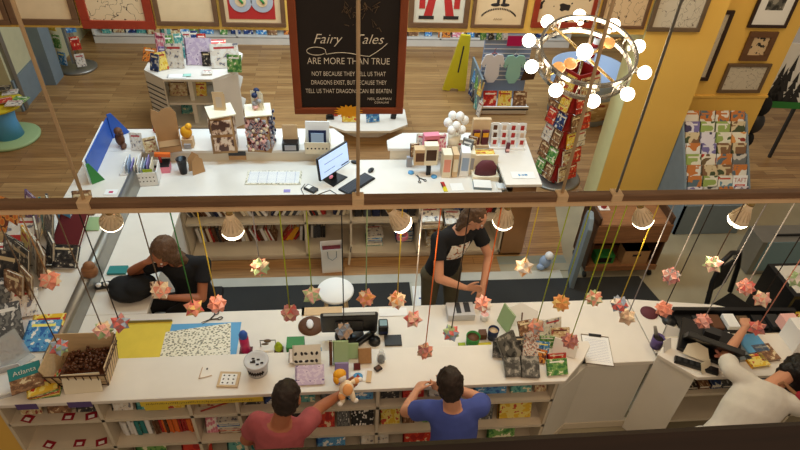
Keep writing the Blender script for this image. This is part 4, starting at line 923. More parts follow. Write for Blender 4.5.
# signs on the ledge face
b = MB(); b.box(-.06, .06, -.004, 0, .0, .05); b.box(-.06, .06, -.005, 0, .035, .07, 1)
one('ledge_card', 'tan and black card stuck on the face of the rear ledge', 'card', b, ['kraft', 'charcoal'], (F(239, 166, 5.85).x, 5.845, .95)).scale = (1.6, 1, 1.6)
# paper pads, desk pad
t = thing('desk_pad', 'large printed paper planner pad with patterned border on the back desk', 'desk pad', G(274, 178, DT), -.02)
b = MB(); b.box(-.30, .30, -.13, .13, 0, .008); b.build('pad_base', 'gift_paper', t)
b = MB(); b.box(-.275, .275, -.105, .115, .008, .010); b.build('sheet', 'paper', t)
b = MB()
for i in range(9): b.box(-.27, .27, -.09 + i * .023, -.089 + i * .023, .010, .0106)
for i in range(6): b.box(-.27 + i * .1, -.268 + i * .1, -.1, .11, .010, .0106)
b.build('ruled_lines', 'pen_blue', t)
# computer on the back desk
m0, m1 = V(-.215, 5.27, 0), V(.075, 5.60, 0); mx_ = (m1 - m0).normalized(); mc = (m0 + m1) / 2
t = thing('computer_monitor', 'black widescreen computer monitor showing a pale blue page on the back desk', 'monitor', (mc.x + mx_.y * -.03, mc.y + mx_.x * .07, DT), math.atan2(mx_.y, mx_.x))
def mon(t, scr, back=False, w_=.24, h_=.27, z0=.10, tilt=-.12):
    b = MB(); R = Matrix.Rotation(tilt, 3, 'X'); b.box(-w_, w_, -.03, .0, z0, z0 + h_, R=R); b.build('housing', 'black_plastic', t, bevel=.006)
    b = MB(); b.box(-w_ + .012, w_ - .012, -.032, -.03, z0 + .014, z0 + h_ - .012, R=R); s = b.build('screen', scr, t)
    b = MB(); b.box(-.035, .035, 0, .03, .01, z0 + .12); b.build('neck', 'black_plastic', t)
    b = MB(); b.prism([(-.12, -.09), (.12, -.09), (.1, .09), (-.1, .09)], 0, .012); b.build('foot', 'black_plastic', t, bevel=.004)
mon(t, 'screen')
b = MB(); b.box(-.19, .1, -.0365, -.034, .3, .303); b.box(-.19, -.02, -.034, -.031, .2, .203); b.box(.08, .2, -.036, -.034, .15, .165); b.build('page_lines', 'navy', t)
b = MB(); b.ell((-.12, -.06, .12), .03, .015, .02); b.build('pink_sticker', 'pink', t)
kc = G(357, 184.5, DT); ka = math.atan2(5.61 - 5.29, .26 + .05)
t = thing('keyboard', 'black computer keyboard on the white back desk', 'keyboard', kc, ka)
b = MB(); b.box(-.215, .215, -.08, .08, 0, .018); b.build('case', 'black_plastic', t, bevel=.005)
b = MB()
for r in range(5):
    for c_ in range(18): b.box(-.205 + c_ * .0228, -.187 + c_ * .0228, -.062 + r * .025, -.043 + r * .025, .018, .024)
o = b.build('keys', 'key_grey', t)
def f_mouse(b): b.ell((0, 0, .013), .03, .052, .018)
small('computer_mouse', 'black mouse right of the keyboard on the back desk', 'mouse', 371, 171, DT, f_mouse, 'black_plastic', -.5)
small('computer_mouse', 'black mouse between the monitor and the rear of the keyboard', 'mouse', 355, 163, DT, f_mouse, 'black_plastic', 1.2)
def f_term(b): b.box(-.04, .04, -.07, .07, 0, .03); b.box(-.03, .03, .0, .055, .03, .034, 1)
small('card_terminal', 'black hand-held card terminal with pale screen beside the monitor', 'card terminal', 311, 190, DT, f_term, ['black_plastic', 'paper'], .9, bevel=.006)
b = MB(); b.tube([G(x, y, DT + .004) for x, y in ((305, 184), (301, 189), (304, 195), (312, 197), (322, 193), (330, 190), (338, 195), (346, 198))], .004); one('black_cable', 'thin black cable curling before the monitor on the back desk', 'cable', b, 'black_plastic')
def f_purple(b): b.box(-.035, .035, -.025, .025, 0, .004)
small('purple_note', 'small lilac sticky note near the front of the back desk', 'note', 287, 191, DT, f_purple, 'lilac')
# right end of the back counter
sc_b = 1.25
def bbox(name, label, cat, px, py, z, w_, d_, h_, m_, rz=0, m2=None, group=None):
    w_, d_, h_ = w_ * sc_b, d_ * sc_b, h_ * sc_b
    def f(b):
        b.box(-w_ / 2, w_ / 2, -d_ / 2, d_ / 2, 0, h_)
        if m2: b.box(-w_ * .38, w_ * .38, -d_ / 2 - .002, -d_ / 2, h_ * .25, h_ * .8, 1)
    return small(name, label, cat, px, py, z, f, [m_] + ([m2] if m2 else []), rz, group, .002)
bbox('gift_box', 'kraft box with dark label leftmost of the boxed goods on the right ledge', 'box', 419, 163, LT, .1, .08, .16, 'kraft_pale', 0, 'brown')
bbox('gift_box', 'dark brown and black box beside the kraft box on the right ledge', 'box', 430, 163, LT, .12, .08, .2, 'cream_card', 0, 'dark_wood')
bbox('gift_box', 'red-topped small box behind dark box on the right ledge', 'box', 430, 152, LT, .14, .07, .19, 'pink', .1, 'dark_red')
flat_book('white sketch card lying at the left rear corner of the right ledge', 430, 137, LT + .1, .17, .13, .02, 'cover_white', .0, None, 'sketch_card')
bbox('book_bundle', 'salmon-fronted upright book on the back desk', 'book', 445, 174, DT, .08, .12, .24, 'cream_card', 0, 'star_salmon')
bbox('book_bundle', 'kraft-spined upright book right of the salmon one', 'book', 453, 173, DT, .05, .14, .24, 'kraft_pale', 0, 'cream_card')
bbox('book_bundle', 'pale blue upright box right of kraft-spined book', 'book', 463, 172, DT, .08, .15, .25, 'paper', -.1, 'star_blue')
bbox('book_bundle', 'narrow grey-white upright book, last of the row before the purple basket', 'book', 470, 170, DT, .04, .15, .22, 'cream_card', -.1, 'star_grey')
t = thing('globe_bunch', 'bunch of clear glass ornaments in a holder on the right ledge', 'ornaments', G(453, 147, LT)); t.scale = (1.3, 1.3, 1.3)
b = MB(); b.lathe([(0, 0), (.05, 0), (.06, .12), (0, .12)], seg=16); b.build('holder', 'cream_card', t)
for dx, dy, z in ((-.07, 0, .25), (-.03, .03, .3), (.03, 0, .31), (.08, .02, .26), (0, -.04, .24), (-.04, -.05, .2), (.05, -.04, .2)):
    b = MB(); b.ell((dx, dy, z), .038, .038, .042, seg=14); b.rod((0, 0, .1), (dx, dy, z - .04), .002, seg=4); b.build('ornament', 'star_white', t)
t = thing('purple_basket', 'cream bin holding a purple patterned bag on the back desk', 'basket', G(484, 177, DT)); t.scale = (1.25, 1.25, 1.25)
b = MB(); b.box(-.12, .12, -.07, .07, 0, .05); b.box(-.12, .12, .05, .07, 0, .2); b.build('bin', 'cream_card', t, bevel=.004)
b = MB(); b.loft([((0, -.02, .05), (.10, 0, 0), (0, .04, 0)), ((0, -.02, .13), (.095, 0, 0), (0, .035, 0)), ((0, -.02, .18), (.06, 0, 0), (0, .025, 0)), ((0, -.02, .19), (.02, 0, 0), (0, .01, 0))], 18); b.build('purple_bag', 'plum', t)
for k, c in enumerate(('purple', 'white', 'yellow')):
    flat_book(f"{c} flat book lying on boxes behind the purple bag, {['bottom', 'middle', 'top'][k]}", 484, 152, LT + .02 * k, .24, .1, .018, 'cover_' + c, 0, 'flat books behind the purple bag')
t = thing('card_stand', 'tan display carton with two dark red product columns on the right ledge', 'carton', G(479, 145, LT)); t.scale = (1.3, 1.3, 1.3)
b = MB(); b.box(-.08, .08, 0, .04, 0, .26); b.box(-.08, .08, -.05, 0, 0, .02); b.build('carton', 'kraft_pale', t)
for s in (-1, 1):
    b = MB(); b.box(s * .04 - .03, s * .04 + .03, -.03, -.002, .02, .16); b.box(s * .04 - .025, s * .04 + .025, -.034, -.03, .1, .14, 1); b.build('product', ['plum', 'gold_paper'], t)
gcds = 'greeting cards in the white rack'
t = thing('card_rack', 'white rack of cream greeting cards with red motifs on the right ledge', 'card rack', G(506, 147, LT), -.05); t.scale = (1.05, 1.1, 1.4)
b = MB(); b.box(-.2, .2, .04, .06, 0, .2); b.box(-.2, .2, -.06, .06, 0, .02); b.build('rack_body', 'paper', t)
rd = random.Random(8)
for i in range(4):
    for j in range(3):
        x = -.19 + i * .1; b = MB(); b.box(x, x + .08, -.05 + j * .035, -.045 + j * .035, .02 + j * .05, .11 + j * .055); b.box(x + .02, x + .06, -.052 + j * .035, -.05 + j * .035, .05 + j * .05, .09 + j * .053, 1)
        b.build('card', ['paper', rd.choice(['red', 'brown', 'star_tan'])], t)
def f_pp(b): b.box(-.02, .02, -.015, .015, 0, .12); b.box(-.02, .02, -.017, -.015, .02, .05, 1)
small('lilac_packet', 'dark pink upright packet in front of the white card rack', 'packet', 507, 152, LT, f_pp, ['plum', 'star_pink'])
flat_book('white sheet with blue figure taped at the right end of the side ledge', 523, 175, LT, .26, .13, .002, 'paper', -.03, None, 'printed_sheet', 'sheet')
def f_bluefig(b): b.box(-.05, .05, -.004, .004, 0, .001); b.box(-.05, -.035, -.02, .02, 0, .001); b.box(.02, .05, -.012, .016, 0, .001); b.box(-.01, .01, -.014, .01, 0, .001)
small('blue_figure', 'small blue printed figure on the white sheet of the side ledge', 'drawing', 523, 175, LT + .004, f_bluefig, 'sky')
for k, (px, py, z, w_, h_, c, rz) in enumerate(((414, 156, LT, .1, .16, 'cover_brown', .2), (422, 148, LT, .14, .18, 'cover_white', -.2), (438, 158, DT, .1, .24, 'cover_white', -.1), (440, 150, LT, .12, .2, 'cover_pink', .2), (448, 163, DT, .06, .22, 'cover_brown', 0), (457, 160, DT, .12, .26, 'cover_white', -.3), (466, 158, LT, .12, .24, 'cover_grey', -.5), (471, 152, LT, .1, .2, 'cover_brown', -.5), (492, 160, DT, .1, .16, 'cover_cream', .1))):
    fb(f"{c[6:]} upright book crowded among goods at right of the back counter, {ordn(k)} from left", px, py, z, w_, h_, c, .12, rz, .03, 'books among the right goods')
b = MB(); b.box(-.1, .1, -.075, .075, 0, .03); b.box(-.098, .098, -.073, .073, .03, .034, 1)
one('white_notebook', 'thick white notebook lying open at the front of back desk', 'notebook', b, ['blue_grey', 'paper'], G(482, 186, DT), -.1)
b = MB(); b.box(-.05, .05, -.05, .05, 0, .02); one('notepad', 'small white notepad near the side ledge corner', 'notepad', b, 'paper', G(501, 187, DT))
b = MB(); b.box(-.07, .07, -.07, .07, 0, .003); one('loose_sheet', 'blank white sheet beside the red and yellow strip', 'sheet', b, 'paper', G(457, 187, DT), .05)
t = thing('red_yellow_strip', 'narrow red, black and yellow booklet at front of the back desk', 'booklet', G(444, 187, DT), .1)
b = MB(); b.box(-.022, .022, .0, .09, 0, .006); b.build('red_half', 'red', t); b = MB(); b.box(-.022, .022, -.09, 0, 0, .006); b.build('yellow_half', 'yellow_plastic', t); b = MB(); b.box(-.022, -.01, -.02, .06, .006, .008); b.build('black_mark', 'ink', t)
def f_cap(b): b.lathe([(0, 0), (.035, 0), (.033, .015), (0, .018)])
small('blue_disc', 'flat blue lid lying before the kraft box', 'lid', 411, 173, DT, f_cap, 'sky'); small('blue_disc', 'round pale blue lid below the salmon book', 'lid', 434, 177, DT, f_cap, 'sky')
def f_scis(b):
    for s in (-1, 1):
        b.rod((0, 0, .006), (s * .03, .06, .006), .005); b.tube([(s * .035 + .014 * math.cos(a * .7), .075 + .02 * math.sin(a * .7), .006) for a in range(9)], .004, closed=True); b.rod((0, 0, .006), (-s * .01, -.07, .006), .004, .002)
small('scissors', 'dark handled pliers lying open on the back desk', 'pliers', 419, 178, DT, f_scis, 'charcoal', PI + .4)
small('scissors', 'black scissors lying on the front desk above the patterned paper', 'scissors', 210, 320, DT, f_scis, 'ink', -1.0)
bbox('ink_bottle', 'small black bottle between the dark box and the blue lid', 'bottle', 428, 174, DT, .04, .04, .09, 'black_plastic')
bbox('glass_jar', 'small clear bottle at the left edge of the boxed goods', 'bottle', 409, 166, DT, .05, .04, .1, 'star_grey')
# left end of the back counter: easel boards, bins
t = thing('easel_board', 'tall blue display board standing along the left ledge', 'display board', G(92, 182, LT), 0)
p0, p1 = G(92, 184, LT), G(113, 138, LT); dv = (p1 - p0); L_ = math.hypot(dv.x, dv.y); t.location = p0; t.rotation_euler.z = math.atan2(dv.y, dv.x)
b = MB(); b.box(.05, L_, 0, .012, 0, .26); b.build('blue_board', 'blue', t)
b = MB(); b.box(.0, L_ - .1, .014, .024, 0, .27); b.build('white_board', 'paper', t)
b = MB(); plate(b, [(0, 0), (.13, 0), (.03, .24), (.0, .24)], -.012, 0); b.build('green_flap', 'green', t).rotation_euler = (0, 0, -.9)
b = MB(); plate(b, [(0, 0), (.2, 0), (.05, .3), (0, .3)], -.012, 0); o = b.build('dark_blue_flap', 'blue', t); o.location = (L_, 0, 0); o.rotation_euler = (0, 0, -.9)
def f_dog(b): b.ell((0, 0, .09), .05, .045, .09); b.ell((.01, -.02, .2), .045, .045, .045); b.ell((.04, -.05, .03), .03, .05, .03); b.ell((.05, -.05, .19), .025, .02, .02)
small('plush_dog', 'small brown plush toy sitting beside blue display board', 'plush toy', 122, 146, LT, f_dog, 'brown')
t = thing('paper_bin', 'white perforated bin filled with envelopes and a yellow note on the back desk', 'bin', G(143, 180, DT), .1); t.scale = (1.2, 1.2, 1.2)
b = MB(); w_ = .15
for q in ((-w_, w_, -.1, -.095), (-w_, w_, .095, .1), (-w_, -w_ + .005, -.1, .1), (w_ - .005, w_, -.1, .1)): b.box(q[0], q[1], q[2], q[3], 0, .14)
b.box(-w_, w_, -.1, .1, 0, .005); b.build('bin_body', 'paper', t)
b = MB()
for i in range(9):
    for j in range(2): b.rod((-.12 + i * .03, -.102, .05 + j * .04), (-.12 + i * .03, -.0995, .05 + j * .04), .006, seg=6)
b.build('holes', 'ink', t)
for i in range(9):
    b = MB(); b.box(-w_ + .03 + i * .026, -w_ + .036 + i * .026, -.085, .085, .01, .2 + .02 * math.sin(i * 2), R=Matrix.Rotation(.08, 3, 'Y')); b.build('envelope', ['paper', 'star_blue', 'lilac', 'cream_card', 'paper'][i % 5], t)
b = MB(); b.box(.04, .12, -.094, -.09, .08, .17); b.build('yellow_note', 'lime', t)
fb('white patterned pamphlet standing left behind the envelope bin', 138, 150, LT, .13, .2, 'cover_white', .2, -.1, group=None, name='pamphlet')
fb('pale pamphlet with dark figures standing behind the envelope bin', 152, 152, LT, .14, .17, 'cover_cream', .2, .4, group=None, name='pamphlet')
def f_pink(b): b.ell((0, 0, .03), .03, .03, .03); b.ell((.0, -.0, .08), .025, .025, .025, 1)
small('tiny_toy', 'tiny red and navy toy left of cardboard holder', 'toy', 156, 132, LT, f_pink, ['red', 'navy'])
flat_book('white card with pink stamp at the corner of left ledge', 111, 192, LT, .12, .09, .003, 'paper', 0, None, 'stamp_card', 'card')
def f_st(b): b.box(-.02, .02, -.015, .015, 0, .001)
small('pink_stamp', 'pink stamp print on the white corner card', 'stamp', 111, 192, LT + .005, f_st, 'magenta')
# ================================================================ LEFT COUNTER BOOKS
gl = 'books on the left counter'
def sb(label, px, py, w_, h_, t_, cov, tilt, rz, z=LT, **k): return fb(label, px, py, z, w_ * 1.2, h_ * 1.2, cov, tilt, rz, t_, k.get('group', gl), k.get('name', 'book'), k.get('cat'))
def bedge(): pass
sb('dark red flat box of books on the left ledge under the first lamp rod', 67, 246, .2, .26, .04, 'dark_red', 1.1, -.12)
sb('green leafy card beyond the dark red box on the left ledge', 88, 231, .16, .12, .008, 'pale_green', 1.2, 0)
sb('pale blue tall book left of green leafy card', 67, 231, .12, .24, .02, 'sky', .3, -.4)
sb('cream mottled book behind green leafy card', 86, 215, .14, .2, .02, 'cover_brown', .4, .1)
sb('dark picture book leaning open behind star at left edge', 22, 283, .2, .3, .02, 'cover_black', .35, -.7)
sb('tall grey book leaning toward the dark red box', 50, 243, .22, .32, .02, 'cover_grey', .3, -1.0)
sb('green and black spined book beside the tall grey book', 41, 255, .2, .3, .02, 'cover_black', .2, -1.1)
sb('purple magazine standing tall at far left of ledge', 33, 227, .2, .28, .015, 'cover_purple', .3, -.8)
sb('white and orange magazine lying below the purple magazine', 22, 243, .24, .2, .015, 'cover_white', 1.1, 0)
sb('flat red book at the far left edge of the ledge', 16, 252, .22, .14, .02, 'red', 1.3, 0)
sb('open book with brown pages standing below tall grey book', 42, 280, .2, .28, .02, 'cover_brown', .3, -1.0)
sb('dark boxed set standing below the dark red box', 62, 268, .22, .16, .05, 'cover_black', .9, -.1)
sb('white pamphlet with magenta bar at extreme left', 4, 268, .2, .2, .01, 'cover_white', 1.2, 0)
sb('black tall book at extreme left with red picture', 6, 293, .22, .3, .02, 'cover_black', .5, -.3)
sb('maroon thick book standing at extreme left below black one', 16, 302, .16, .22, .03, 'cover_brown', .4, -.5)
sb('red and white printed bag at extreme left middle', 4, 330, .2, .16, .02, 'cover_red', .8, .1)
sb('blue and red children\'s book with yellow border beside clear stand', 36, 352, .2, .22, .01, 'cover_blue', 1.35, 0)
sb('yellow bordered comic lying behind blue children\'s book', 41, 347, .2, .24, .006, 'cover_yellow', 1.4, .05)
for k, (px, py, w_, h_, c, ti, rz) in enumerate(((52, 226, .12, .26, 'cover_grey', .2, -1.1), (46, 232, .12, .28, 'cover_teal', .2, -1.05), (8, 232, .2, .26, 'cover_orange', .5, -.4), (28, 262, .18, .26, 'cover_yellow', .3, -.9), (34, 268, .18, .28, 'cover_white', .3, -.9), (14, 272, .2, .26, 'cover_grey', .4, -.6), (2, 308, .2, .2, 'cover_grey', .9, 0), (28, 300, .18, .24, 'cover_brown', .3, -.8), (52, 262, .16, .22, 'cover_grey', .3, -1.0), (8, 345, .2, .26, 'cover_grey', .9, .3), (24, 318, .16, .2, 'cover_white', 1.2, .2))):
    sb(f"{c[6:]} book crowded on the left ledge, {['rear by beam, right', 'rear by beam, left', 'rear at picture edge', 'middle row left', 'middle row right', 'middle row edge', 'front row edge', 'front row middle', 'behind dark boxed set', 'near clear stand', 'lying between stacks'][k]}", px, py, w_, h_, .02, c, ti, rz)
t = thing('acrylic_stand', 'clear acrylic sign stand holding a printed sheet at the left edge', 'sign stand', G(18, 362, LT), .9)
b = MB(); b.box(-.1, .1, 0, .004, 0, .24, R=Matrix.Rotation(-.3, 3, 'X')); b.build('acrylic_sheet', 'clear', t)
b = MB(); b.box(-.08, .08, .006, .008, .03, .22, R=Matrix.Rotation(-.3, 3, 'X')); b.build('printed_sheet', 'scrapcards', t)
b = MB(); b.box(-.1, .1, -.06, .07, 0, .004); b.build('base', 'clear', t)
t = thing('acrylic_tray', 'clear curved acrylic tray on the corner of the ledge', 'tray', G(4, 385, LT), .3)
b = MB(); b.box(-.1, .1, -.12, .12, 0, .004); b.box(-.1, .1, .11, .12, 0, .06); b.box(-.1, -.095, -.12, .12, 0, .06); b.build('tray_body', 'frost', t); b = MB(); b.box(-.08, .08, -.1, .1, .005, .015); b.build('leaflets', 'paper', t)
t = thing('easel', 'blurred dark wire easel behind the books at left edge', 'easel', G(37, 268, LT), 0); 
b = MB(); b.rod((0, 0, 0), (.05, .02, .34), .006); b.rod((.12, 0, 0), (.06, .02, .34), .006); b.rod((.06, .16, 0), (.055, .02, .34), .006); b.build('legs', 'brushed', t)
b = MB(); b.rod((-.03, -.03, .06), (.15, -.03, .06), .006); b.build('rest_bar', 'brushed', t)
# book pile with Atlanta book
stack_c = ['green', 'yellow', 'red', 'green', 'yellow']
p = G(46, 398, LT); zz = LT
for k, c in enumerate(stack_c):
    a = .12 + .07 * k; X = V(math.cos(a), math.sin(a), 0); Y = V(-math.sin(a), math.cos(a), 0)
    book(f"{c} thin guidebook in the pile left of the candy basket, {ordn(k)} from the bottom", V(p.x, p.y, zz) - X * .1 + Y * .0, X, Y, V(0, 0, 1), (.19, .2, .012), 'cover_' + c, 'guidebooks left of the candy basket', 'guidebook'); zz += .013
t = thing('guidebook', 'top guidebook titled Atlanta, tilted up left of candy basket', 'book', (p.x - .10, p.y + .02, zz + .002), .42)
R_ = Matrix.Rotation(.35, 3, 'X')
b = MB(); b.box(-.10, .10, 0, .19, 0, .012, R=R_); b.build('cover', 'cover_brown', t)
b = MB(); b.box(-.10, .10, .1, .19, .012, .0135, R=R_); b.build('sky_panel', 'teal', t)
o = text('title_lettering', 'Atlanta', .05, 'chalk', t, R_ @ V(.0, .125, .0160), (.35, 0, 0), ext=.0012)
# candy basket
t = thing('candy_basket', 'wicker basket lined with cream cloth and filled with wrapped brown candies', 'basket', (-1.87, 2.86, LT), 0); t.scale = (1.05, 1.05, 1.15)
b = MB(); hw, hd, hb = .17, .11, .20
def wallq(b, x0, y0, x1, y1, z0, z1, o, mi=0): b.face([(x0, y0, z0), (x1, y1, z0), (x1 + o[0], y1 + o[1], z1), (x0 + o[2], y0 + o[3], z1)], mi)
fl = .03
wallq(b, -hw, -hd, hw, -hd, 0, .13, (fl, -fl, -fl, -fl)); wallq(b, hw, -hd, hw, hd, 0, .2, (fl, fl, fl, -fl)); wallq(b, hw, hd, -hw, hd, 0, .23, (-fl, fl, fl, fl)); wallq(b, -hw, hd, -hw, -hd, 0, .2, (-fl, -fl, -fl, fl))
b.face([(-hw, -hd, .004), (hw, -hd, .004), (hw, hd, .004), (-hw, hd, .004)])
o = b.build('lining', 'pale_wood', t); s_ = o.modifiers.new('s', 'SOLIDIFY'); s_.thickness = .006
b = MB()
for z in (0.01, .045, .08, .115): 
    f_ = fl * z / .16; b.tube([(-hw - f_, -hd - f_, z), (hw + f_, -hd - f_, z), (hw + f_, hd + f_, z), (-hw - f_, hd + f_, z)], .005, closed=True)
b.tube([(hw + .03, -hd - .03, .16), (hw + .03, hd + .03, .21)], .006)
for i in range(9):
    x = -hw + i * 2 * hw / 8; b.rod((x, -hd - .004, 0), (x * 1.12, -hd - .034, .13), .0035, seg=5)
for i in range(7):
    y = -hd + i * 2 * hd / 6; b.rod((hw + .004, y, 0), (hw + .034, y * 1.12, .19), .0035, seg=5)
for z in (.15, .18): b.tube([(hw + .03, -hd - .02, z), (hw + .034, hd + .02, z + .01)], .005)
b.tube([(-hw - .03, -hd - .03, .132), (hw + .03, -hd - .03, .132)], .006); b.build('wicker_frame', 'dark_wood', t)
b = MB(); rd = random.Random(4)
for i in range(150):
    x, y = rd.uniform(-.1, .155), rd.uniform(-.07, .1); b.ell((x, y, .09 + rd.uniform(0, .03) + (.02 if x > 0 else 0)), .014, .011, .009, rd.randrange(3), R=Euler((rd.random() * 3, rd.random() * 3, 0)).to_matrix(), seg=6, n=4)
b.box(-.13, .165, -.1, .105, .05, .085)
o = b.build('wrapped_candies', ['candy', 'brown', 'candy'], t); o['kind'] = 'stuff'
b = MB(); b.box(-.12, .12, -.004, 0, 0, .14); o = b.build('price_card', 'cream_card', t); o.location = (.03, -.165, .0); o.rotation_euler = (-.35, 0, .05)
# ================================================================ FRONT DESK AND LEDGE
t = thing('yellow_board', 'bright yellow card sheet lying on the left of front desk', 'sheet', (G(143, 337, DT).x, 3.27, DT + .002)); 
b = MB(); b.box(-.22, .2, -.24, .19, 0, .006); b.build('sheet_body', 'yellow_sheet', t); b = MB(); b.box(-.22, .2, .185, .19, .006, .03); b.build('rear_lip', 'brushed', t)
t = thing('blue_card', 'bright blue sheet mostly covered by patterned gift paper', 'sheet', (G(202, 340, DT).x + .02, 3.26, DT + .001), 0)
b = MB(); b.box(-.29, .27, -.2, .17, 0, .003); b.build('sheet_body', 'sky', t)
t = thing('gift_paper', 'cream gift wrapping sheet with small dark leaf pattern on front desk', 'gift paper', (G(198, 340, DT).x, 3.23, DT + .006), .06)
b = MB(); b.prism([(-.27, -.2), (.27, -.2), (.25, .175), (-.26, .13)], 0, .003); b.build('sheet_body', 'gift_paper', t)
def f_bot(b): b.lathe([(0, 0), (.036, 0), (.036, .16), (.03, .175), (0, .175)]); b.lathe([(.032, .165), (.034, .2), (.022, .225), (0, .23)], mi=1); b.box(-.05, .05, -.04, .04, -.001, .004, 2)
small('water_bottle', 'magenta water bottle with blue cap on the front desk', 'bottle', 246, 351, DT, f_bot, ['magenta', 'blue', 'plum'])
t = thing('clip_tub', 'frosted round plastic tub with dark lettering and small items, on the ledge', 'tub', G(258, 371, LT)); t.scale = (1.15, 1.15, 1.15)
b = MB(); b.lathe([(0, 0), (.062, 0), (.072, .10), (.068, .10), (.06, .01), (0, .01)], seg=32); b.build('tub_body', 'frost', t)
b = MB(); b.lathe([(.06, .102), (.078, .1), (.078, .112), (.07, .115), (.055, .108), (0, .108)], seg=32); b.build('lid', 'frost', t)
b = MB(); rd = random.Random(2)
for i in range(7): a = rd.random() * 6; r = rd.uniform(.01, .045); b.box(r * math.cos(a) - .009, r * math.cos(a) + .009, r * math.sin(a) - .005, r * math.sin(a) + .005, .109, .113)
for i in range(14): a = -2.3 + i * .11; b.rod((.0665 * math.cos(a), .0665 * math.sin(a), .035 + .01 * (i % 2)), (.0695 * math.cos(a), .0695 * math.sin(a), .06 + .012 * ((i + 1) % 2)), .0045, seg=5)
b.build('lettering', 'ink', t)
def f_card(b): b.box(-.075, .075, -.065, .065, 0, .012); b.box(-.055, .055, -.05, .045, .012, .0135, 1)
t = small('rubber_stamp_set', 'wood-framed white card with nine tiny black stamps at ledge middle', 'stamp set', 229, 380, LT, f_card, ['pale_wood', 'paper'], -.08)
b = MB(); rd = random.Random(7)
for i in range(3):
    for j in range(3): b.ell((-.038 + i * .036, -.034 + j * .032, .0136), .008, .006, .002, R=Matrix.Rotation(i + j, 3, 'Z'), seg=8, n=4)
b.build('stamps', 'ink', t)
b = MB(); b.rod((-.05, -.05, 0.004), (-.04, .05, .004), .003); b.rod((-.05, -.05, 0.004), (.04, -.025, .004), .003); b.box(-.01, .0, .03, .045, 0, .002, 1)
one('clear_ruler', 'thin clear folded sheet with dark crease on the ledge left of stamp card', 'sheet', b, ['star_tan', 'ink'], G(207, 373, LT))
t = thing('wire_rack', 'small pale wire rack with a hanging clip on the front desk', 'wire rack', G(268, 350, DT))
b = MB(); b.tube([(-.06, .04, .0), (-.06, .04, .07), (.06, .04, .07), (.06, .04, 0)], .005); b.build('wire_frame', 'brushed', t); b = MB(); b.ell((0, .03, .075), .03, .015, .015); b.ell((-.02, .02, .05), .03, .01, .008); b.build('clip', 'grey_frame', t)
def f_pear(b): b.ell((0, 0, .045), .034, .034, .045); b.ell((0, 0, .085), .018, .018, .02); b.box(-.035, .035, -.035, .035, -.0005, .012, 1)
small('green_timer', 'lime green pear-shaped holder on the front desk', 'holder', 279, 351, DT, f_pear, ['lime', 'brown'])
bbox('green_box', 'dark green box beside lime holder on the front desk', 'box', 296, 349, DT, .11, .09, .07, 'green', 0)
flat_book('light blue cards behind white stamp sheet', 313, 350, DT, .12, .08, .03, 'sky', -.3, None, 'card_pack')
fb('cream sheet with black bird pictures propped at ledge rear', 307, 364, LT, .21, .14, 'pages', .9, .02, .02, None, 'picture_card')
t = bpy.data.objects[-1] if False else None
b = MB(); rd = random.Random(9)
for i in range(5):
    for j in range(2): b.ell((-.08 + i * .038 + rd.uniform(-.005, .005), -.03 + j * .055, 0), .01, .015, .003, R=Matrix.Rotation(rd.random() * 3, 3, 'Z'), seg=8, n=4)
o = one('bird_prints', 'row of small black bird silhouettes on the cream sheet', 'print', b, 'ink', G(307, 357, LT + .075) , 0); o.rotation_euler = (.67, 0, .02)
fb('frosted case in front of the green box', 297, 363, LT, .12, .1, 'star_white', 1.0, 0, .03, None, 'plastic_case')
fb('white and lilac card with two dancing flowers at ledge front', 310, 385, LT, .21, .14, 'lilac_print', 1.0, .02, .012, None, 'picture_card')
fb('pale green hardcover with dark bird standing at rear of ledge', 341, 364, LT, .115, .19, 'star_green', .45, 0, .02, None)
b = MB(); b.ell((0, 0, 0), .028, .004, .009); b.ell((.028, 0, .005), .012, .004, .005); b.ell((-.01, 0, .008), .014, .004, .006)
o = one('bird_print', 'small dark bird print on the pale green hardcover', 'print', b, 'navy', G(341, 352, LT + .05)); o.location.y -= .008
fb('dull red spine strip left of pale green hardcover', 331, 364, LT, .022, .19, 'brown', .45, 0, .025, None, 'notebook')
fb('small sage green book behind the pale green hardcover', 352, 358, LT, .1, .12, 'star_green', .5, 0, .015, None)
fb('purple and green landscape hardcover below the pale green one', 342, 383, LT, .10, .16, 'lilac', .5, 0, .02, None)
fb('dark red card at right of purple hardcover', 357, 370, LT, .05, .05, 'dark_red', .8, 0, .01, None, 'card')
fb('kraft brown notebook with brown writing standing on the ledge', 365, 363, LT, .1, .12, 'kraft', .5, .03, .015, None, 'notebook')
t = thing('round_picture', 'white card with round portrait of red-coated figure on ledge front', 'card', G(358, 377, LT), .05)
b = MB(); b.box(-.055, .055, -.04, .05, 0, .004); b.build('card', 'paper', t); b = MB(); b.lathe([(0, .004), (.036, .004), (.036, .0055), (0, .0055)], seg=28); b.build('disc', 'sky', t)
b = MB(); b.ell((0, -.005, .006), .014, .016, .002); b.ell((0, .014, .006), .007, .007, .002, 1); b.build('figure', ['red', 'brown'], t)
def f_tube(b): b.box(-.018, .018, -.05, .05, 0, .01)
small('kraft_tag', 'narrow kraft tag lying right of round picture card', 'tag', 369, 377, LT, f_tube, 'kraft_pale', -.15)
def f_dk(b): b.box(-.025, .025, -.022, .022, 0, .015); b.box(-.018, .018, -.014, .014, .015, .016, 1)
small('dark_badge', 'small dark square badge turned on the ledge below silver jar', 'badge', 378, 369, LT, f_dk, ['ink', 'brown'], .6)
t = thing('glass_bird', 'clear glass jar with dark contents on ledge beside kraft notebook', 'jar', G(381, 361, LT))
b = MB(); b.lathe([(0, 0), (.03, 0), (.035, .03), (.03, .07), (.018, .1), (.02, .115), (0, .118)], seg=20); b.build('jar_body', 'clear', t); b = MB(); b.lathe([(0, .003), (.026, .003), (.028, .04), (0, .05)], seg=14); b.build('contents', 'charcoal', t)
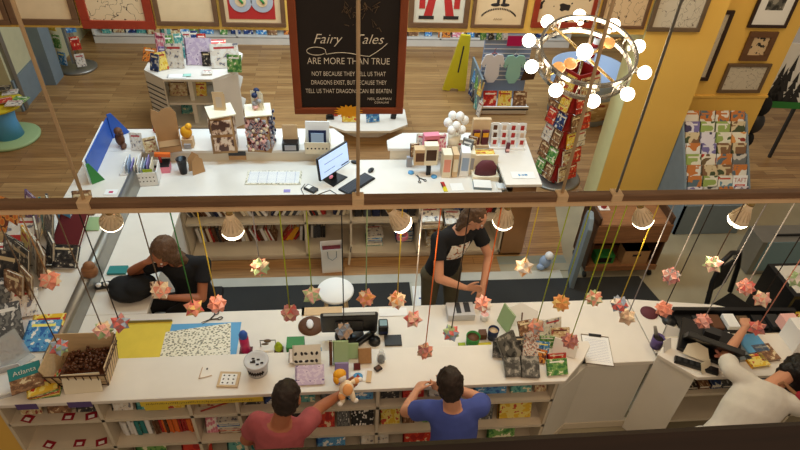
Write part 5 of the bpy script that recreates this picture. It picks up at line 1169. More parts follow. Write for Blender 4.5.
# front computer seen from behind
t = thing('computer_monitor', 'black computer monitor seen from behind and above on the front desk', 'monitor', (.03, 3.30, DT), 0)
b = MB(); R_ = Matrix.Rotation(.25, 3, 'X')
b.box(-.225, .225, -.055, -.02, .08, .36, R=R_); b.build('housing', 'black_plastic', t, bevel=.012)
b = MB(); b.box(-.215, .215, -.022, -.0185, .09, .35, R=R_); b.build('screen', 'dark_glass', t)
b = MB(); b.box(-.2, .2, -.05, -.03, .359, .363, R=R_); b.build('top_strip', 'brushed', t)
b = MB(); b.box(-.11, .11, -.068, -.055, .14, .28, R=R_); b.build('rear_bulge', 'charcoal', t, bevel=.01)
b = MB(); b.rod((0, -.06, .01), (0, -.11, .2), .025); b.build('neck', 'black_plastic', t); b = MB(); b.lathe([(0, 0), (.12, 0), (.115, .012), (0, .014)], (0, -.05, 0), seg=28); b.build('foot', 'black_plastic', t)
t = thing('mouse_pad', 'dark brown round mouse pad on the front desk', 'mouse pad', G(311, 326, DT)); b = MB(); b.lathe([(0, 0), (.105, 0), (.105, .006), (0, .006)], seg=36); b.build('pad', 'brown', t)
small('computer_mouse', 'white mouse resting on the dark brown round pad', 'mouse', 310, 325, DT + .007, f_mouse, 'white_knit', .1)
t = thing('receipt_printer', 'black payment reader with green-blue screen right of the front monitor', 'payment reader', G(383, 331, DT), 0)
b = MB(); b.box(-.04, .04, -.05, .05, 0, .10); b.build('body', 'black_plastic', t, bevel=.012); b = MB(); b.box(-.035, .035, -.052, -.05, .02, .05); b.box(-.03, .03, -.03, .03, .1, .103, 1); b.build('screen', ['navy', 'screen_lcd'], t)
def f_calc(b): b.box(-.07, .07, -.055, .055, 0, .015)
small('black_notebook', 'black square notebook in front of payment reader', 'notebook', 393, 341, DT, f_calc, 'charcoal', 0, None, .004)
t = thing('phone_handset', 'black desk phone with angled handset beside the front monitor', 'telephone', G(366, 339, DT), .7)
b = MB(); b.box(-.1, .08, -.025, .025, 0, .04); b.build('handset', 'black_plastic', t, bevel=.012); b = MB(); b.lathe([(0, 0), (.05, 0), (.045, .03), (0, .035)], (.03, -.07, 0), seg=20); b.build('base', 'black_plastic', t)
b = MB(); b.ell((.08, .0, .045), .03, .03, .02); b.build('earpiece', 'charcoal', t)
b = MB(); b.tube([G(x, y, DT + .004) for x, y in ((345, 336), (348, 344), (355, 348), (362, 343))], .004); one('monitor_cable', 'short black cable curling beneath the front monitor', 'cable', b, 'black_plastic')
flat_book('white paper sheet behind the payment reader at desk rear', 393, 312, DT, .24, .09, .003, 'paper', 0, None, 'loose_sheet', 'sheet')
flat_book('kraft envelope beneath the rear of the front monitor', 322, 311, DT, .34, .09, .004, 'kraft_pale', 0, None, 'envelope')
t = thing('card_case', 'clear acrylic box with dark printed figures at rear of front desk', 'acrylic box', (G(459, 311, DT).x, 3.44, DT), .0)
b = MB(); b.box(-.115, .115, -.075, .075, 0, .07); b.build('acrylic_case', 'frost', t); b = MB(); b.box(-.04, -.0, -.05, .07, .071, .074); b.box(.03, .08, -.04, .07, .071, .074); b.build('printed_figures', 'charcoal', t); b = MB(); b.box(-.1, .1, -.07, .07, .005, .03); b.build('cards', 'paper', t)
def pot(px, py, z, r, h_, lab, m1, m2):
    t = thing('pot', lab, 'pot', G(px, py, z)); b = MB(); b.lathe([(0, 0), (r * .85, 0), (r, h_), (r * .92, h_), (r * .85, .01), (0, .01)], seg=24); b.build('pot_body', m1, t); b = MB(); b.lathe([(0, .01), (r * .82, .02), (r * .88, h_ * .8), (0, h_ * .85)], seg=20); b.build('contents', m2, t)
pot(472, 344, DT, .058, .10, 'dark green round pot of brown beans on the front desk', 'green', 'brown')
pot(484, 319, DT, .04, .07, 'small white cup behind the navy holder', 'paper', 'star_pink')
pot(492, 338, DT, .045, .11, 'navy blue patterned cup beside green pot', 'navy', 'kraft_pale')
flat_book('yellow card peeking below the green pot', 483, 345, DT, .14, .05, .008, 'yellow_plastic', 0, None, 'card'); flat_book('lime green card at the left foot of green pot', 462, 345, DT, .06, .05, .006, 'lime', 0, None, 'card')
bbox('brown_block', 'small brown block between green pot and navy cup', 'block', 482, 337, DT, .05, .05, .05, 'brown')
# pile of books and cards at the right of the front ledge
fb('green edged white envelope leaning at the left of the book pile', 503, 327, DT, .16, .2, 'pale_green', .2, -1.2, .012, None, 'envelope')
t = thing('white_paper_sheet', 'large white pentagonal sheet standing on easel behind grey books', 'sheet', G(522, 326, DT), 0)
b = MB(); plate(b, [(-.17, 0), (.16, -.0), (.14, .12), (-.0, .20), (-.16, .14)], 0, .005); o = b.build('sheet_body', 'paper', t); o.rotation_euler = (-.7, 0, 0); b = MB(); b.rod((0, .02, .0), (0, .06, .1), .006); b.build('easel_leg', 'brown', t)
fb('dark grey photo hardcover with pale title leaning on the stack', 513, 361, LT, .17, .22, 'photo_grey', .75, .5, .02, None)
fb('grey street-scene paperback at left under the leaning photo hardcover', 500, 358, LT, .12, .12, 'photo_grey', 1.0, -.15, .02, None)
fb('grey photo paperback lying at the very front of the pile, left', 513, 377, LT, .12, .14, 'photo_grey', 1.1, .0, .025, None)
fb('grey photo paperback lying at the very front of the pile, right', 530, 378, LT, .14, .16, 'photo_grey', 1.1, -.1, .025, None)
fb('dark green hardcover behind the leaning photo book', 522, 352, LT, .14, .12, 'cover_black', .8, 0, .02, None)
gp = 'cards in the mixed pile right of grey books'; rd = random.Random(21)
for k, (px, py, m_, w_, h_, nm) in enumerate(((531, 350, 'scrapcards', .1, .12, 'tan and teal'), (540, 339, 'cover_white', .14, .12, 'white and blue'), (552, 336, 'cover_white', .12, .12, 'white'), (560, 344, 'cover_cream', .12, .1, 'cream'),
    (541, 356, 'cover_blue', .08, .09, 'blue'), (545, 347, 'cover_green', .1, .08, 'lime'), (537, 362, 'cover_orange', .09, .08, 'orange'), (529, 362, 'scrapcards', .09, .12, 'mottled'), (563, 355, 'star_white', .14, .1, 'plain white'), (527, 340, 'cover_brown', .09, .12, 'tan'), (570, 349, 'cover_red', .1, .08, 'dusty red'))):
    fb(f"{nm} greeting card in the mixed pile right of the grey books, {['left', 'rear', 'rear', 'rear right', 'middle', 'middle', 'front left', 'far left', 'right', 'rear left', 'far right'][k]}", px, py, LT, w_ * 1.3, h_ * 1.3, m_, rd.uniform(.3, .8), rd.uniform(-.4, .4), .012, gp, 'greeting_card', 'card')
t = fb('yellow-green framed children\'s book with red title at the front of mixed pile', 557, 375, LT, .16, .12, 'cover_green', .8, .05, .02, None)
fb('pink-red sign card standing behind the yellow-green book', 556, 363, LT, .15, .08, 'cover_red', .5, .05, .01, None, 'sign_card', 'card')
t = thing('clipboard', 'clipboard with lined sign-up sheet lying on the desk right of the pile', 'clipboard', G(597, 350, DT), .1 - .3)
b = MB(); b.box(-.115, .115, -.155, .155, 0, .005); b.build('board', 'grey_frame', t, bevel=.002); b = MB(); b.box(-.11, .11, -.15, .14, .005, .007); b.build('sheet', 'paper', t)
b = MB()
for i in range(14): b.box(-.09, .09, -.12 + i * .017, -.119 + i * .017, .007, .0075)
b.build('ruled_lines', 'pen_blue', t); b = MB(); b.box(-.05, .05, .135, .16, .005, .016); b.rod((-.05, .15, .018), (.05, .15, .018), .005); b.build('clip', 'charcoal', t)
# right end of front desk
t = thing('plum_pad', 'oval plum coloured pad at the rear of the desk by the register', 'pad', G(649, 313, DT)); b = MB(); b.lathe([(0, 0), (.075, 0), (.075, .008), (0, .008)], seg=30); b.build('pad', 'plum', t)
def f_tag(b): b.box(-.07, .07, -.045, .045, 0, .02); b.box(-.03, .04, -.03, .03, .02, .04, 1)
small('label_maker', 'black and white small label device beside plum pad', 'device', 665, 314, DT, f_tag, ['black_plastic', 'paper'], .4)
pot(655, 346, DT, .05, .11, 'purple pen cup by the register', 'purple', 'ink')
for k in range(3):
    def f_pen(b): b.rod((0, 0, .015), (-.05 - .012 * k, .04, .19), .008)
    small('marker_pen', f"grey marker pen in the purple cup, {['left', 'middle', 'right'][k]} one", 'pen', 655 + k * 2, 345, DT, f_pen, 'brushed', group='pens in the purple cup')
def f_blob(b): b.lathe([(0, 0), (.06, 0), (.055, .03), (0, .04)])
small('black_disc', 'black round speaker pad between plum pad and register', 'disc', 669, 322, DT, f_blob, 'black_plastic')
fb('white folded signs leaning on the purple pen cup', 668, 341, DT, .12, .14, 'paper', .3, -.5, .006, None, 'folded_sign', 'sign'); fb('white paper card leaning behind register corner', 667, 350, LT, .09, .1, 'paper', .4, .5, .006, None, 'folded_sign', 'sign')
t = thing('cash_register', 'black cash register terminal seen from behind on the right desk', 'cash register', (2.89, 2.88, LT + .001), -.55); t.scale = (1.2, 1.3, .8)
b = MB(); b.box(-.19, .19, -.13, .15, 0.0, .05); b.build('base', 'black_plastic', t, bevel=.008)
b = MB(); b.box(-.17, .17, -.02, .02, .05, .30, R=Matrix.Rotation(.45, 3, 'X')); b.build('display', 'black_plastic', t, bevel=.008)
b = MB(); b.box(-.05, .05, .04, .1, .05, .12); b.build('printer', 'charcoal', t)
b = MB(); plate(b, [(-.09, 0), (.08, 0), (.04, .11), (-.03, .13), (-.08, .09)], -.004, 0); o = b.build('white_fan_card', 'cream_card', t); o.location = (-.06, -.15, .02); o.rotation_euler = (-.5, 0, .0)
b = MB(); 
for i in range(5): b.ell((.03 * math.cos(i * 1.25), .03 * math.sin(i * 1.25), .02), .02, .012, .012, R=Matrix.Rotation(i * 1.25, 3, 'Z'))
b.ell((0, 0, .02), .02, .02, .02); o = b.build('red_bow', 'star_salmon', t); o.location = (.07, -.09, .06)
fb('white card tag standing at the register front', 706, 372, LT, .1, .09, 'cream_card', .5, .4, .004, None, 'tag_card', 'card')
t = thing('black_tray', 'long black tray strip angled along the register counter edge', 'tray', G(690, 365, LT), -.45)
b = MB(); b.box(-.12, .2, -.03, .03, 0, .03); b.build('tray_body', 'black_plastic', t, bevel=.004); b = MB(); [b.box(-.1 + i * .045, -.075 + i * .045, -.02, .02, .03, .034) for i in range(6)]; b.build('slots', 'charcoal', t)
t = thing('worktop_equipment', 'long black shelf of cables and boxes behind the register', 'equipment shelf', (3.35, 3.32, DZ + .001), -.05)
b = MB(); b.box(-.5, .6, .0, .04, 0, .07); b.box(-.5, .6, -.2, .04, 0, .02); b.build('shelf_body', 'black_plastic', t)
for i in range(6):
    b = MB(); b.box(-.35 + i * .13, -.25 + i * .13, -.18, -.03, .02, .04 + .012 * (i % 3)); b.build('small_box', ['charcoal', 'brown', 'paper', 'grey_frame', 'black_plastic', 'charcoal'][i], t, bevel=.003)
for (px, py, m_, w_, h_, lab, z) in ((727, 337, 'paper', .1, .09, 'white dial card behind the register', LT), (736, 352, 'blue_grey', .18, .16, 'grey-blue flat case by the raised arm', LT), (752, 343, 'sky', .2, .18, 'bright blue folder beneath the raised hand', LT), (766, 352, 'cover_brown', .16, .16, 'brown photo booklet near dark hair', LT), (757, 360, 'cover_yellow', .16, .12, 'yellow cup sleeve pack near dark hair', LT)):
    flat_book(lab, px, py, z, w_, h_, .02, m_, .1, None, 'booklet' if 'booklet' in lab else 'folder')
bbox('white_bin', 'white box at the right edge behind the dark hair', 'box', 797, 343, LT, .16, .16, .16, 'paper')
bbox('clear_case', 'clear pinkish case at right edge above the white box', 'case', 786, 327, LT, .1, .1, .08, 'star_pink')
# black shelf unit and chair on the right
t = thing('office_chair', 'black office chair with tall curved backrest right of the aisle', 'chair', (3.84, 3.74, 0), .5)
b = MB(); b.box(-.22, .22, -.2, .2, .44, .5); b.build('seat', 'black_cloth', t, bevel=.03)
b = MB(); b.tube([(-.2, .2, .5), (-.21, .25, .8), (-.15, .28, 1.0), (0, .29, 1.05), (.15, .28, 1.0), (.21, .25, .8), (.2, .2, .5)], .025, seg=10); b.build('backrest_frame', 'black_plastic', t)
b = MB(); b.box(-.15, .15, .26, .275, .6, .95); b.build('backrest_mesh', 'charcoal', t)
b = MB(); b.rod((0, 0, .1), (0, 0, .44), .03); b.build('column_post', 'black_plastic', t)
for i in range(5):
    a = i * 2 * PI / 5; b = MB(); b.rod((0, 0, .1), (.27 * math.cos(a), .27 * math.sin(a), .06), .022); b.ell((.27 * math.cos(a), .27 * math.sin(a), .03), .028, .028, .03); b.build('leg', 'black_plastic', t)
t = thing('black_shelf_unit', 'black open shelf unit with pale top near the right edge', 'shelf unit', (4.2, 3.6, 0), 0)
b = MB(); b.box(0, .9, 0, .45, .80, .84); b.build('top_frame', 'black_plastic', t); b = MB(); b.box(.05, .88, .04, .41, .84, .845); b.build('pale_top', 'grey_panel', t)
b = MB(); b.box(0, .03, 0, .45, 0, .8); b.box(.87, .9, 0, .45, 0, .8); b.build('side_panel', 'black_plastic', t)
for z in (.1, .32, .55): b = MB(); b.box(.03, .87, 0.02, .43, z, z + .02); b.build('shelf_board', 'black_plastic', t)
b = MB(); plate(b, [(0, 0), (.5, 0), (.5, .3), (0, .3)], 0, .01); one('yellow_green_poster', 'yellow and teal patterned box in front of the black shelf unit', 'box', b, 'cover_yellow', (4.12, 3.50, .02)) if False else None
t = thing('pattern_box', 'yellow and teal patterned carton before the black shelf unit', 'carton', (4.28, 3.42, 0)); b = MB(); b.box(0, .7, 0, .15, 0, .66); b.build('carton_body', 'cover_yellow', t, bevel=.003)
t = thing('glass_cabinet', 'low grey glass-fronted panel behind black office chair', 'cabinet', (4.72, 4.75, 0), 0)
b = MB(); b.box(0, .9, 0, .3, 0, .5); b.build('body', 'brushed', t, bevel=.004); b = MB(); b.box(.06, .84, -.004, 0, .06, .5); b.build('glass_pane', 'screen_lcd', t); b = MB(); b.box(.2, .8, .1, .12, .5, .52); b.build('black_bar', 'black_plastic', t)

# ================================================================ FRONT SHELVES
gfr = 'face-out books on the front shelves'
FRONT = [('cover_cream', -2.3, .15, 'tan'), ('cover_brown', -2.08, .17, 'brown animal'), ('cover_white', -1.9, .12, 'white'), ('cover_black', -1.75, .0, '')]
def fr(x, z, w_, h_, cov, lab, tilt=.35, y=2.72, name='book', cat=None): return face_book(lab, (x, y, z + .002), w_, h_, .012, cov, tilt, 0, gfr, name, cat)
fr(-2.36, .80, .15, .17, 'cover_cream', 'tan photo card at the far left of top front shelf')
fr(-2.17, .80, .16, .17, 'cover_brown', 'brown animal picture book on top front shelf, left bay')
fr(-1.97, .80, .14, .17, 'cover_black', 'black and white picture book on top front shelf, left bay')
for k, (x, z) in enumerate(((-2.30, .80), (-2.02, .80), (-1.86, .80), (-2.26, .45), (-2.04, .45), (-1.88, .45))):
    b = MB(); b.box(-.04, .04, -.03, .03, 0, .002); b.box(-.02, .02, -.02, .006, .002, .003, 1)
    one('shelf_tag', f"crimson and white price tag on the {'top' if z > .6 else 'middle'} front shelf, left bay, {ordn(k % 3)} from left", 'tag', b, ['crimson', 'paper'], (x, 2.68, z + .001), .3 * ((k % 3) - 1), 'crimson price tags')
for x, w_, lab in ((-2.27, .14, 'left'), (-1.93, .16, 'right')):
    b = MB(); b.box(0, w_, -.003, 0, 0, .06); one('purple_label', f"purple label hanging from ledge edge over left bay, {lab} one", 'label', b, 'purple', (x, 2.609, 1.015), group='purple ledge labels')
b = MB(); b.box(0, .85, -.003, 0, 0, .05); t = one('yellow_banner', 'long yellow paper strip with handwriting along the ledge edge', 'paper strip', b, 'yellow_sheet', (-1.45, 2.609, .99))
b = MB(); rd = random.Random(3)
for i in range(60): x = .04 + i * .0125; b.box(x, x + .004, -.0045, -.003, .015 + rd.uniform(0, .008), .035 + rd.uniform(-.008, .004))
b.build('handwriting', 'brown', t); b = MB(); b.box(.02, .18, -.003, 0, -.05, 0); b.build('lower_flap', 'yellow_sheet', t)
fr(-1.72, .80, .15, .19, 'cover_white', 'pale blue drawing book on top front shelf, second bay'); fr(-1.55, .80, .16, .18, 'cover_teal', 'teal map book on top front shelf, second bay'); fr(-1.35, .80, .15, .14, 'cover_yellow', 'yellow book under the paper strip, second bay')
fr(-1.10, .80, .2, .18, 'cover_cream', 'kraft sketch book on top front shelf, third bay')
b = MB(); b.rod((0, 0, 0), (.22, .03, .06), .006); one('red_pencil', 'long red pencil lying on the top front shelf, third bay', 'pencil', b, 'red', (-1.08, 2.67, .808))
fr(-.78, .80, .13, .17, 'cover_black', 'dark book on top front shelf, left of pink-shirted man'); fr(-.62, .80, .15, .18, 'cover_navy', 'dark blue book on top front shelf behind pink-shirted man'); fr(-.44, .80, .2, .17, 'cover_teal', 'blue-green book behind pink-shirted man')
fr(-.20, .80, .18, .15, 'cover_grey', 'grey book beneath the reaching arm on top front shelf'); fr(.0, .80, .2, .17, 'cover_blue', 'pale blue striped book beneath the plush toy')
fr(.26, .80, .14, .18, 'cover_black', 'black triangle cover book right of divider, top front shelf'); fr(.42, .80, .17, .18, 'cover_red', 'red and white comic on top front shelf by blue-shirted man'); fr(.62, .80, .17, .18, 'cover_white', 'white comic with red title before blue-shirted man')
fr(.98, .80, .26, .18, 'cover_blue', 'blue alphabet book on top front shelf right of blue-shirted man'); fr(1.27, .80, .17, .17, 'cover_teal', 'teal sea book on top front shelf, right end'); fr(1.46, .80, .10, .16, 'cover_cream', 'cream narrow book at right end of top front shelf')
# middle row
spine_row(-1.73, -1.5, 2.72, .452, .2, 'on middle front shelf, second bay left', 'books on the middle front shelf', 0, 31, palette=['white', 'teal', 'navy'])
spine_row(-1.48, -1.16, 2.72, .452, .2, 'on middle front shelf, red-orange run', 'books on the middle front shelf', 0, 32, tmax=.02, palette=['orange', 'red', 'orange', 'brown'])
fr(-1.10, .45, .1, .18, 'cover_pink', 'pinkish booklet on middle front shelf, third bay'); 
for k in range(5):
    c = ['brown', 'red', 'white', 'blue', 'white'][k]; book(f"{c} small box in the pile on middle front shelf, {['lowest', 'second', 'third', 'fourth', 'topmost'][k]}", (-1.0, 2.70, .453 + k * .031), V(1, 0, 0), V(0, 1, 0), V(0, 0, 1), (.17, .15, .03), 'cover_' + c, 'small boxes on middle front shelf', 'small_box', 'box')
fr(-.76, .45, .1, .22, 'cover_red', 'red book on middle front shelf left of pink-shirted man'); fr(-.64, .45, .14, .24, 'cover_black', 'black book on middle front shelf behind pink-shirted man')
fr(-.46, .45, .2, .26, 'cover_black', 'dark star book on middle front shelf right of pink shirt'); fr(-.24, .45, .14, .26, 'cover_red', 'red knitted-pattern book on middle front shelf'); fr(-.08, .45, .1, .24, 'cover_grey', 'pale grey book on middle front shelf'); fr(.03, .45, .18, .26, 'polka', 'black book with white polka dots on middle front shelf')
fr(.26, .45, .16, .2, 'cover_yellow', 'ochre print book on middle front shelf by blue shirt'); fr(.44, .45, .1, .2, 'cover_brown', 'brown narrow book on middle front shelf by blue shirt'); fr(.6, .45, .2, .24, 'cover_green', 'green book hidden behind blue-shirted man'); fr(.85, .45, .12, .24, 'cover_cream', 'cream book just right of blue shirt, middle shelf'); fr(1.0, .45, .18, .24, 'cover_grey', 'grey-green leaf book on middle front shelf'); fr(1.22, .45, .28, .22, 'cover_yellow', 'yellow-edged wide book at right end of middle shelf')
for k in range(9):
    x = -1.7 + k * .36; c = ['green', 'red', 'teal', 'black', 'blue', 'white', 'red', 'navy', 'green'][k]
    fr(x, .10, .24, .26, 'cover_' + c, f"{c} book on the lowest front shelf, {ordn(k)} from the left")
# plush toy held by the man
t = thing('plush_toy', 'white and orange plush toy with yellow hair held over the ledge', 'plush toy', F(345, 390, 2.50) + V(.01, 0, .02), .5); t.scale = (1.05, 1.05, 1.05); t.rotation_euler = (-.6, 0, .3)
b = MB(); b.ell((0, 0, 0), .05, .04, .055); b.ell((.03, 0, -.06), .02, .02, .045); b.ell((-.04, -.0, -.05), .02, .02, .045); b.ell((.07, 0, .03), .04, .018, .018); b.build('toy_body', 'star_cream', t); b = MB(); b.ell((.0, -.034, .0), .035, .015, .04); b.ell((.075, 0, .03), .022, .022, .022); b.ell((-.04, 0, -.045), .024, .024, .03); b.build('orange_patch', 'star_orange', t)
b = MB(); b.ell((-.02, 0, .08), .034, .034, .034); b.build('face', 'star_white', t)
for q in ((.1, 0, .03), (.045, 0, -.1), (-.06, 0, -.09)): b = MB(); b.ell(q, .019, .019, .016); b.build('paw', 'star_white', t)
b = MB(); b.ell((-.025, .01, .10), .045, .042, .035); b.ell((-.055, .0, .075), .02, .03, .03); b.build('yellow_hair', 'gold_paper', t)

# ================================================================ PEOPLE
def remesh(o, vox, it=4):
    r = o.modifiers.new('r', 'REMESH'); r.mode = 'VOXEL'; r.voxel_size = vox; r.use_smooth_shade = True
    s = o.modifiers.new('s', 'SMOOTH'); s.iterations = it; s.factor = .5
def hand(b, w, d, side, nrm, curl=.35, k=1.0):
    """w wrist, d towards fingers, side towards thumb, nrm out of the palm"""
    d = d.normalized(); side = (side - d * side.dot(d)).normalized(); nrm = d.cross(side) if nrm is None else nrm.normalized()
    b.loft([(w + d * s * k, side * a * k, nrm * c * k) for s, a, c in ((-.01, .024, .019), (.02, .032, .018), (.055, .041, .016), (.085, .040, .014), (.093, .036, .012))], 14)
    for i, (off, L) in enumerate(((.031, .070), (.011, .080), (-.010, .074), (-.029, .058))):
        p = w + d * .085 * k + side * off * k; dd = (d + side * off * 1.5).normalized(); a = 0
        for seg, f in enumerate((.42, .32, .26)):
            a += curl * (.6 + .4 * seg); q = p + (dd * math.cos(a) + nrm * math.sin(a)) * L * f * k; b.capsule(p, q, (.0098 - .001 * seg) * k, (.009 - .001 * seg) * k, 8); p = q
    p = w + d * .025 * k + side * .026 * k; dd = (d * .7 + side * .7).normalized(); a = 0
    for seg, L in enumerate((.036, .032, .026)):
        q = p + (dd + nrm * .25 * seg + d * .25 * seg).normalized() * L * k; b.capsule(p, q, (.013 - .0015 * seg) * k, (.0115 - .0015 * seg) * k, 8); p = q
def head(b, c, f, up, k=1.0):
    f = f.normalized(); up = (up - f * up.dot(f)).normalized(); s = f.cross(up).normalized(); R = Matrix((s, f, up)).transposed()
    b.ell(c + up * .02 * k, .077 * k, .096 * k, .098 * k, R=R, seg=20, n=12)
    b.ell(c + f * .02 * k - up * .05 * k, .058 * k, .07 * k, .068 * k, R=R, seg=16, n=10)
    b.ell(c + f * .07 * k - up * .098 * k, .026 * k, .024 * k, .022 * k, R=R)          # chin
    b.capsule(c + f * .092 * k + up * .012 * k, c + f * .112 * k - up * .028 * k, .009 * k, .014 * k)  # nose
    b.ell(c + f * .088 * k + up * .032 * k, .046 * k, .014 * k, .011 * k, R=R)             # brow
    for q in (-1, 1):
        b.ell(c + s * q * .078 * k - up * .008 * k, .011 * k, .02 * k, .033 * k, R=R); b.ell(c + s * q * .036 * k + f * .075 * k - up * .03 * k, .02 * k, .02 * k, .018 * k, R=R)
    b.ell(c + f * .095 * k - up * .062 * k, .026 * k, .012 * k, .009 * k, R=R)
    return R
def eyes(t, c, f, up, k=1.0):
    f = f.normalized(); up = (up - f * up.dot(f)).normalized(); s = f.cross(up).normalized(); b = MB()
    for q in (-1, 1): b.ell(c + s * q * .031 * k + f * .094 * k + up * .008 * k, .011 * k, .008 * k, .008 * k, R=Matrix((s, f, up)).transposed()); b.ell(c + s * q * .031 * k + f * .101 * k + up * .008 * k, .005 * k, .004 * k, .005 * k, 1, R=Matrix((s, f, up)).transposed(), seg=8, n=5)
    b.build('eyes', ['star_white', 'ink'], t); b = MB(); b.ell(c + f * .105 * k - up * .062 * k, .02 * k, .006 * k, .005 * k, R=Matrix((s, f, up)).transposed()); b.build('mouth', 'star_dusty', t)
def person(label, J, skin, shirt, trousers, hair, hairstyle, loc, curl=.35, wd=1.0, shoes=True, belly=1.0, sh=(0, 0, 0), he=(0, 0, 0)):
    """J: world joints. pelvis chest neck head (centre) face up right(dir) sh_l el_l wr_l hd_l th_l ... kn an"""
    for q in ('pelvis', 'chest', 'neck', 'head', 'sh_r', 'sh_l', 'hip_r', 'hip_l', 'kn_l', 'kn_r', 'an_r', 'an_l'): J[q] = tuple(Vector(J[q]) + Vector(sh) * (1 if q[:2] not in ('kn', 'an') else .9) + (Vector((0, 0, -sh[2])) * .9 if q[:2] in ('kn', 'an') else Vector()) + (Vector(he) if q == 'head' else Vector((0, 0, 0))))
    for q in ('el_r', 'el_l'): J[q] = tuple(Vector(J[q]) + Vector(sh) * .5)
    base = Vector(loc); t = thing('person', label, 'person', base); J = {k: (Vector(v) - base if k not in ('face', 'up', 'right', 'hd_l', 'hd_r', 'th_l', 'th_r', 'toe') else Vector(v)) for k, v in J.items()}
    r = J['right'].normalized(); pe, ch, ne, hc = J['pelvis'], J['chest'], J['neck'], J['head']
    ax = (ne - pe).normalized(); fw = ax.cross(r).normalized() * -1; fw = r.cross(ax) * -1
    def torso(b, g=0, lo=-.07, hi=None):
        mid = pe.lerp(ch, .5)
        b.loft([(pe + ax * lo, r * (.15 + g), fw * (.10 + g)), (pe, r * (.165 + g), fw * (.115 * belly + g)), (mid, r * (.145 * belly + g), fw * (.105 * belly + g)), (ch, r * (.17 * wd + g), fw * (.12 + g)), (ch.lerp(ne, .45), r * (.175 * wd + g), fw * (.11 + g)), (ch.lerp(ne, .72), r * (.15 * wd + g), fw * (.09 + g)), (ch.lerp(ne, .93), r * (.085 + g), fw * (.07 + g))], 20)
    def arm(b, s, g=0, cut=None):
        S, E_, W_ = J['sh_' + s], J['el_' + s], J['wr_' + s]
        b.capsule(ch.lerp(ne, .62).lerp(S, .35), S, .06 + g, .056 + g)
        if cut is None:
            b.capsule(S, E_, .052, .041); b.capsule(E_, E_.lerp(W_, .35), .041, .040); b.capsule(E_.lerp(W_, .35), W_, .040, .026)
        else:
            d = (E_ - S); q = S + d * cut; b.capsule(S, S + d * .15, .056 + g, .054 + g); b.rod(S, q, .056 + g, .060 + g, seg=16)
    b = MB(); torso(b); b.capsule(ne - ax * .05, hc.lerp(ne, .35), .058, .054); head(b, hc, J['face'], J['up'])
    for s in 'lr':
        arm(b, s); hand(b, J['wr_' + s], J['hd_' + s], J['th_' + s], J.get('pn_' + s), curl)
        H_, K_, A_ = J['hip_' + s], J['kn_' + s], J['an_' + s]; b.capsule(pe, H_, .10, .095); b.capsule(H_, K_, .088, .058); b.capsule(K_, K_.lerp(A_, .35), .056, .057); b.capsule(K_.lerp(A_, .35), A_, .057, .038)
        toe = J['toe'].normalized(); b.capsule(A_ - V(0, 0, .035), A_ + toe * .14 - V(0, 0, .05), .038, .028)
    o = b.build('body', skin, t); remesh(o, .0075, 3); o['label'] = 'bare skin'
    b = MB(); torso(b, .013, -.10); [arm(b, s, .011, .55) for s in 'lr']; o = b.build('tee_shirt', shirt, t); remesh(o, .012, 2)
    b = MB(); b.loft([(pe + ax * .06, r * .172, fw * .122), (pe - ax * .03, r * .178, fw * .128), (pe - ax * .10, r * .165, fw * .12)], 18)
    for s in 'lr':
        H_, K_, A_ = J['hip_' + s], J['kn_' + s], J['an_' + s]; b.capsule(pe, H_, .11, .105); b.capsule(H_, K_, .10, .072); b.rod(K_, A_, .072, .058, seg=16)
    o = b.build('trousers', trousers, t); remesh(o, .014, 2)
    if shoes:
        for s in 'lr':
            A_ = J['an_' + s]; toe = J['toe'].normalized(); b = MB(); b.capsule(A_ - V(0, 0, .04), A_ + toe * .16 - V(0, 0, .052), .046, .036); o = b.build('shoe', 'shoe', t); remesh(o, .012, 1)
    f = J['face'].normalized(); up = (J['up'] - f * J['up'].dot(f)).normalized(); sd = f.cross(up).normalized(); R = Matrix((sd, f, up)).transposed()
    eyes(t, hc, f, up)
    b = MB()
    b.ell(hc + up * .030 - f * .014, .084, .098, .098, R=R, seg=20, n=12)
    if hairstyle == 'short': b.ell(hc - f * .03 - up * .01, .080, .078, .09, R=R, seg=18, n=10)
    if hairstyle == 'shoulder':
        b.ell(hc - f * .035 - up * .03, .088, .07, .11, R=R); down = (ax * -1 * .6 + up * -.6).normalized()
        for q in (-1, -.5, 0, .5, 1): b.capsule(hc + sd * q * .068 - f * (.06 - .03 * abs(q)), hc + sd * q * .075 - f * (.075 - .03 * abs(q)) + down * .17, .036, .022)
    if hairstyle == 'long':
        b.ell(hc - f * .03 + up * .02, .106, .12, .118, R=R)
        for q in (-1, -.5, 0, .5, 1): b.capsule(hc + sd * q * .072 - f * (.05 - .05 * abs(q)), hc + sd * q * .12 - f * (.08 - .07 * abs(q)) - up * .22, .052, .038)
        for q in (-1, 1): b.capsule(hc + sd * q * .075 + f * .03, hc + sd * q * .08 + f * .05 - up * .16, .03, .022)
    if hairstyle == 'straight':
        b.ell(hc - f * .02 + up * .02, .096, .108, .105, R=R); dn = V(0, 0, -1)
        for q in (-1, -.5, 0, .5, 1): b.capsule(hc + sd * q * .07 - f * .05, hc + sd * q * .085 - f * .10 + (dn * .2 - ax * .1), .048, .034)
    o = b.build('hair', hair, t); remesh(o, .009, 2); dt = bpy.data.textures.get('hairtex') or bpy.data.textures.new('hairtex', 'CLOUDS'); dt.noise_scale = .03; dm = o.modifiers.new('d', 'DISPLACE'); dm.texture = dt; dm.strength = .022; dm.mid_level = .5
    return t, o
def gv(px, py, z): return G(px, py, z)
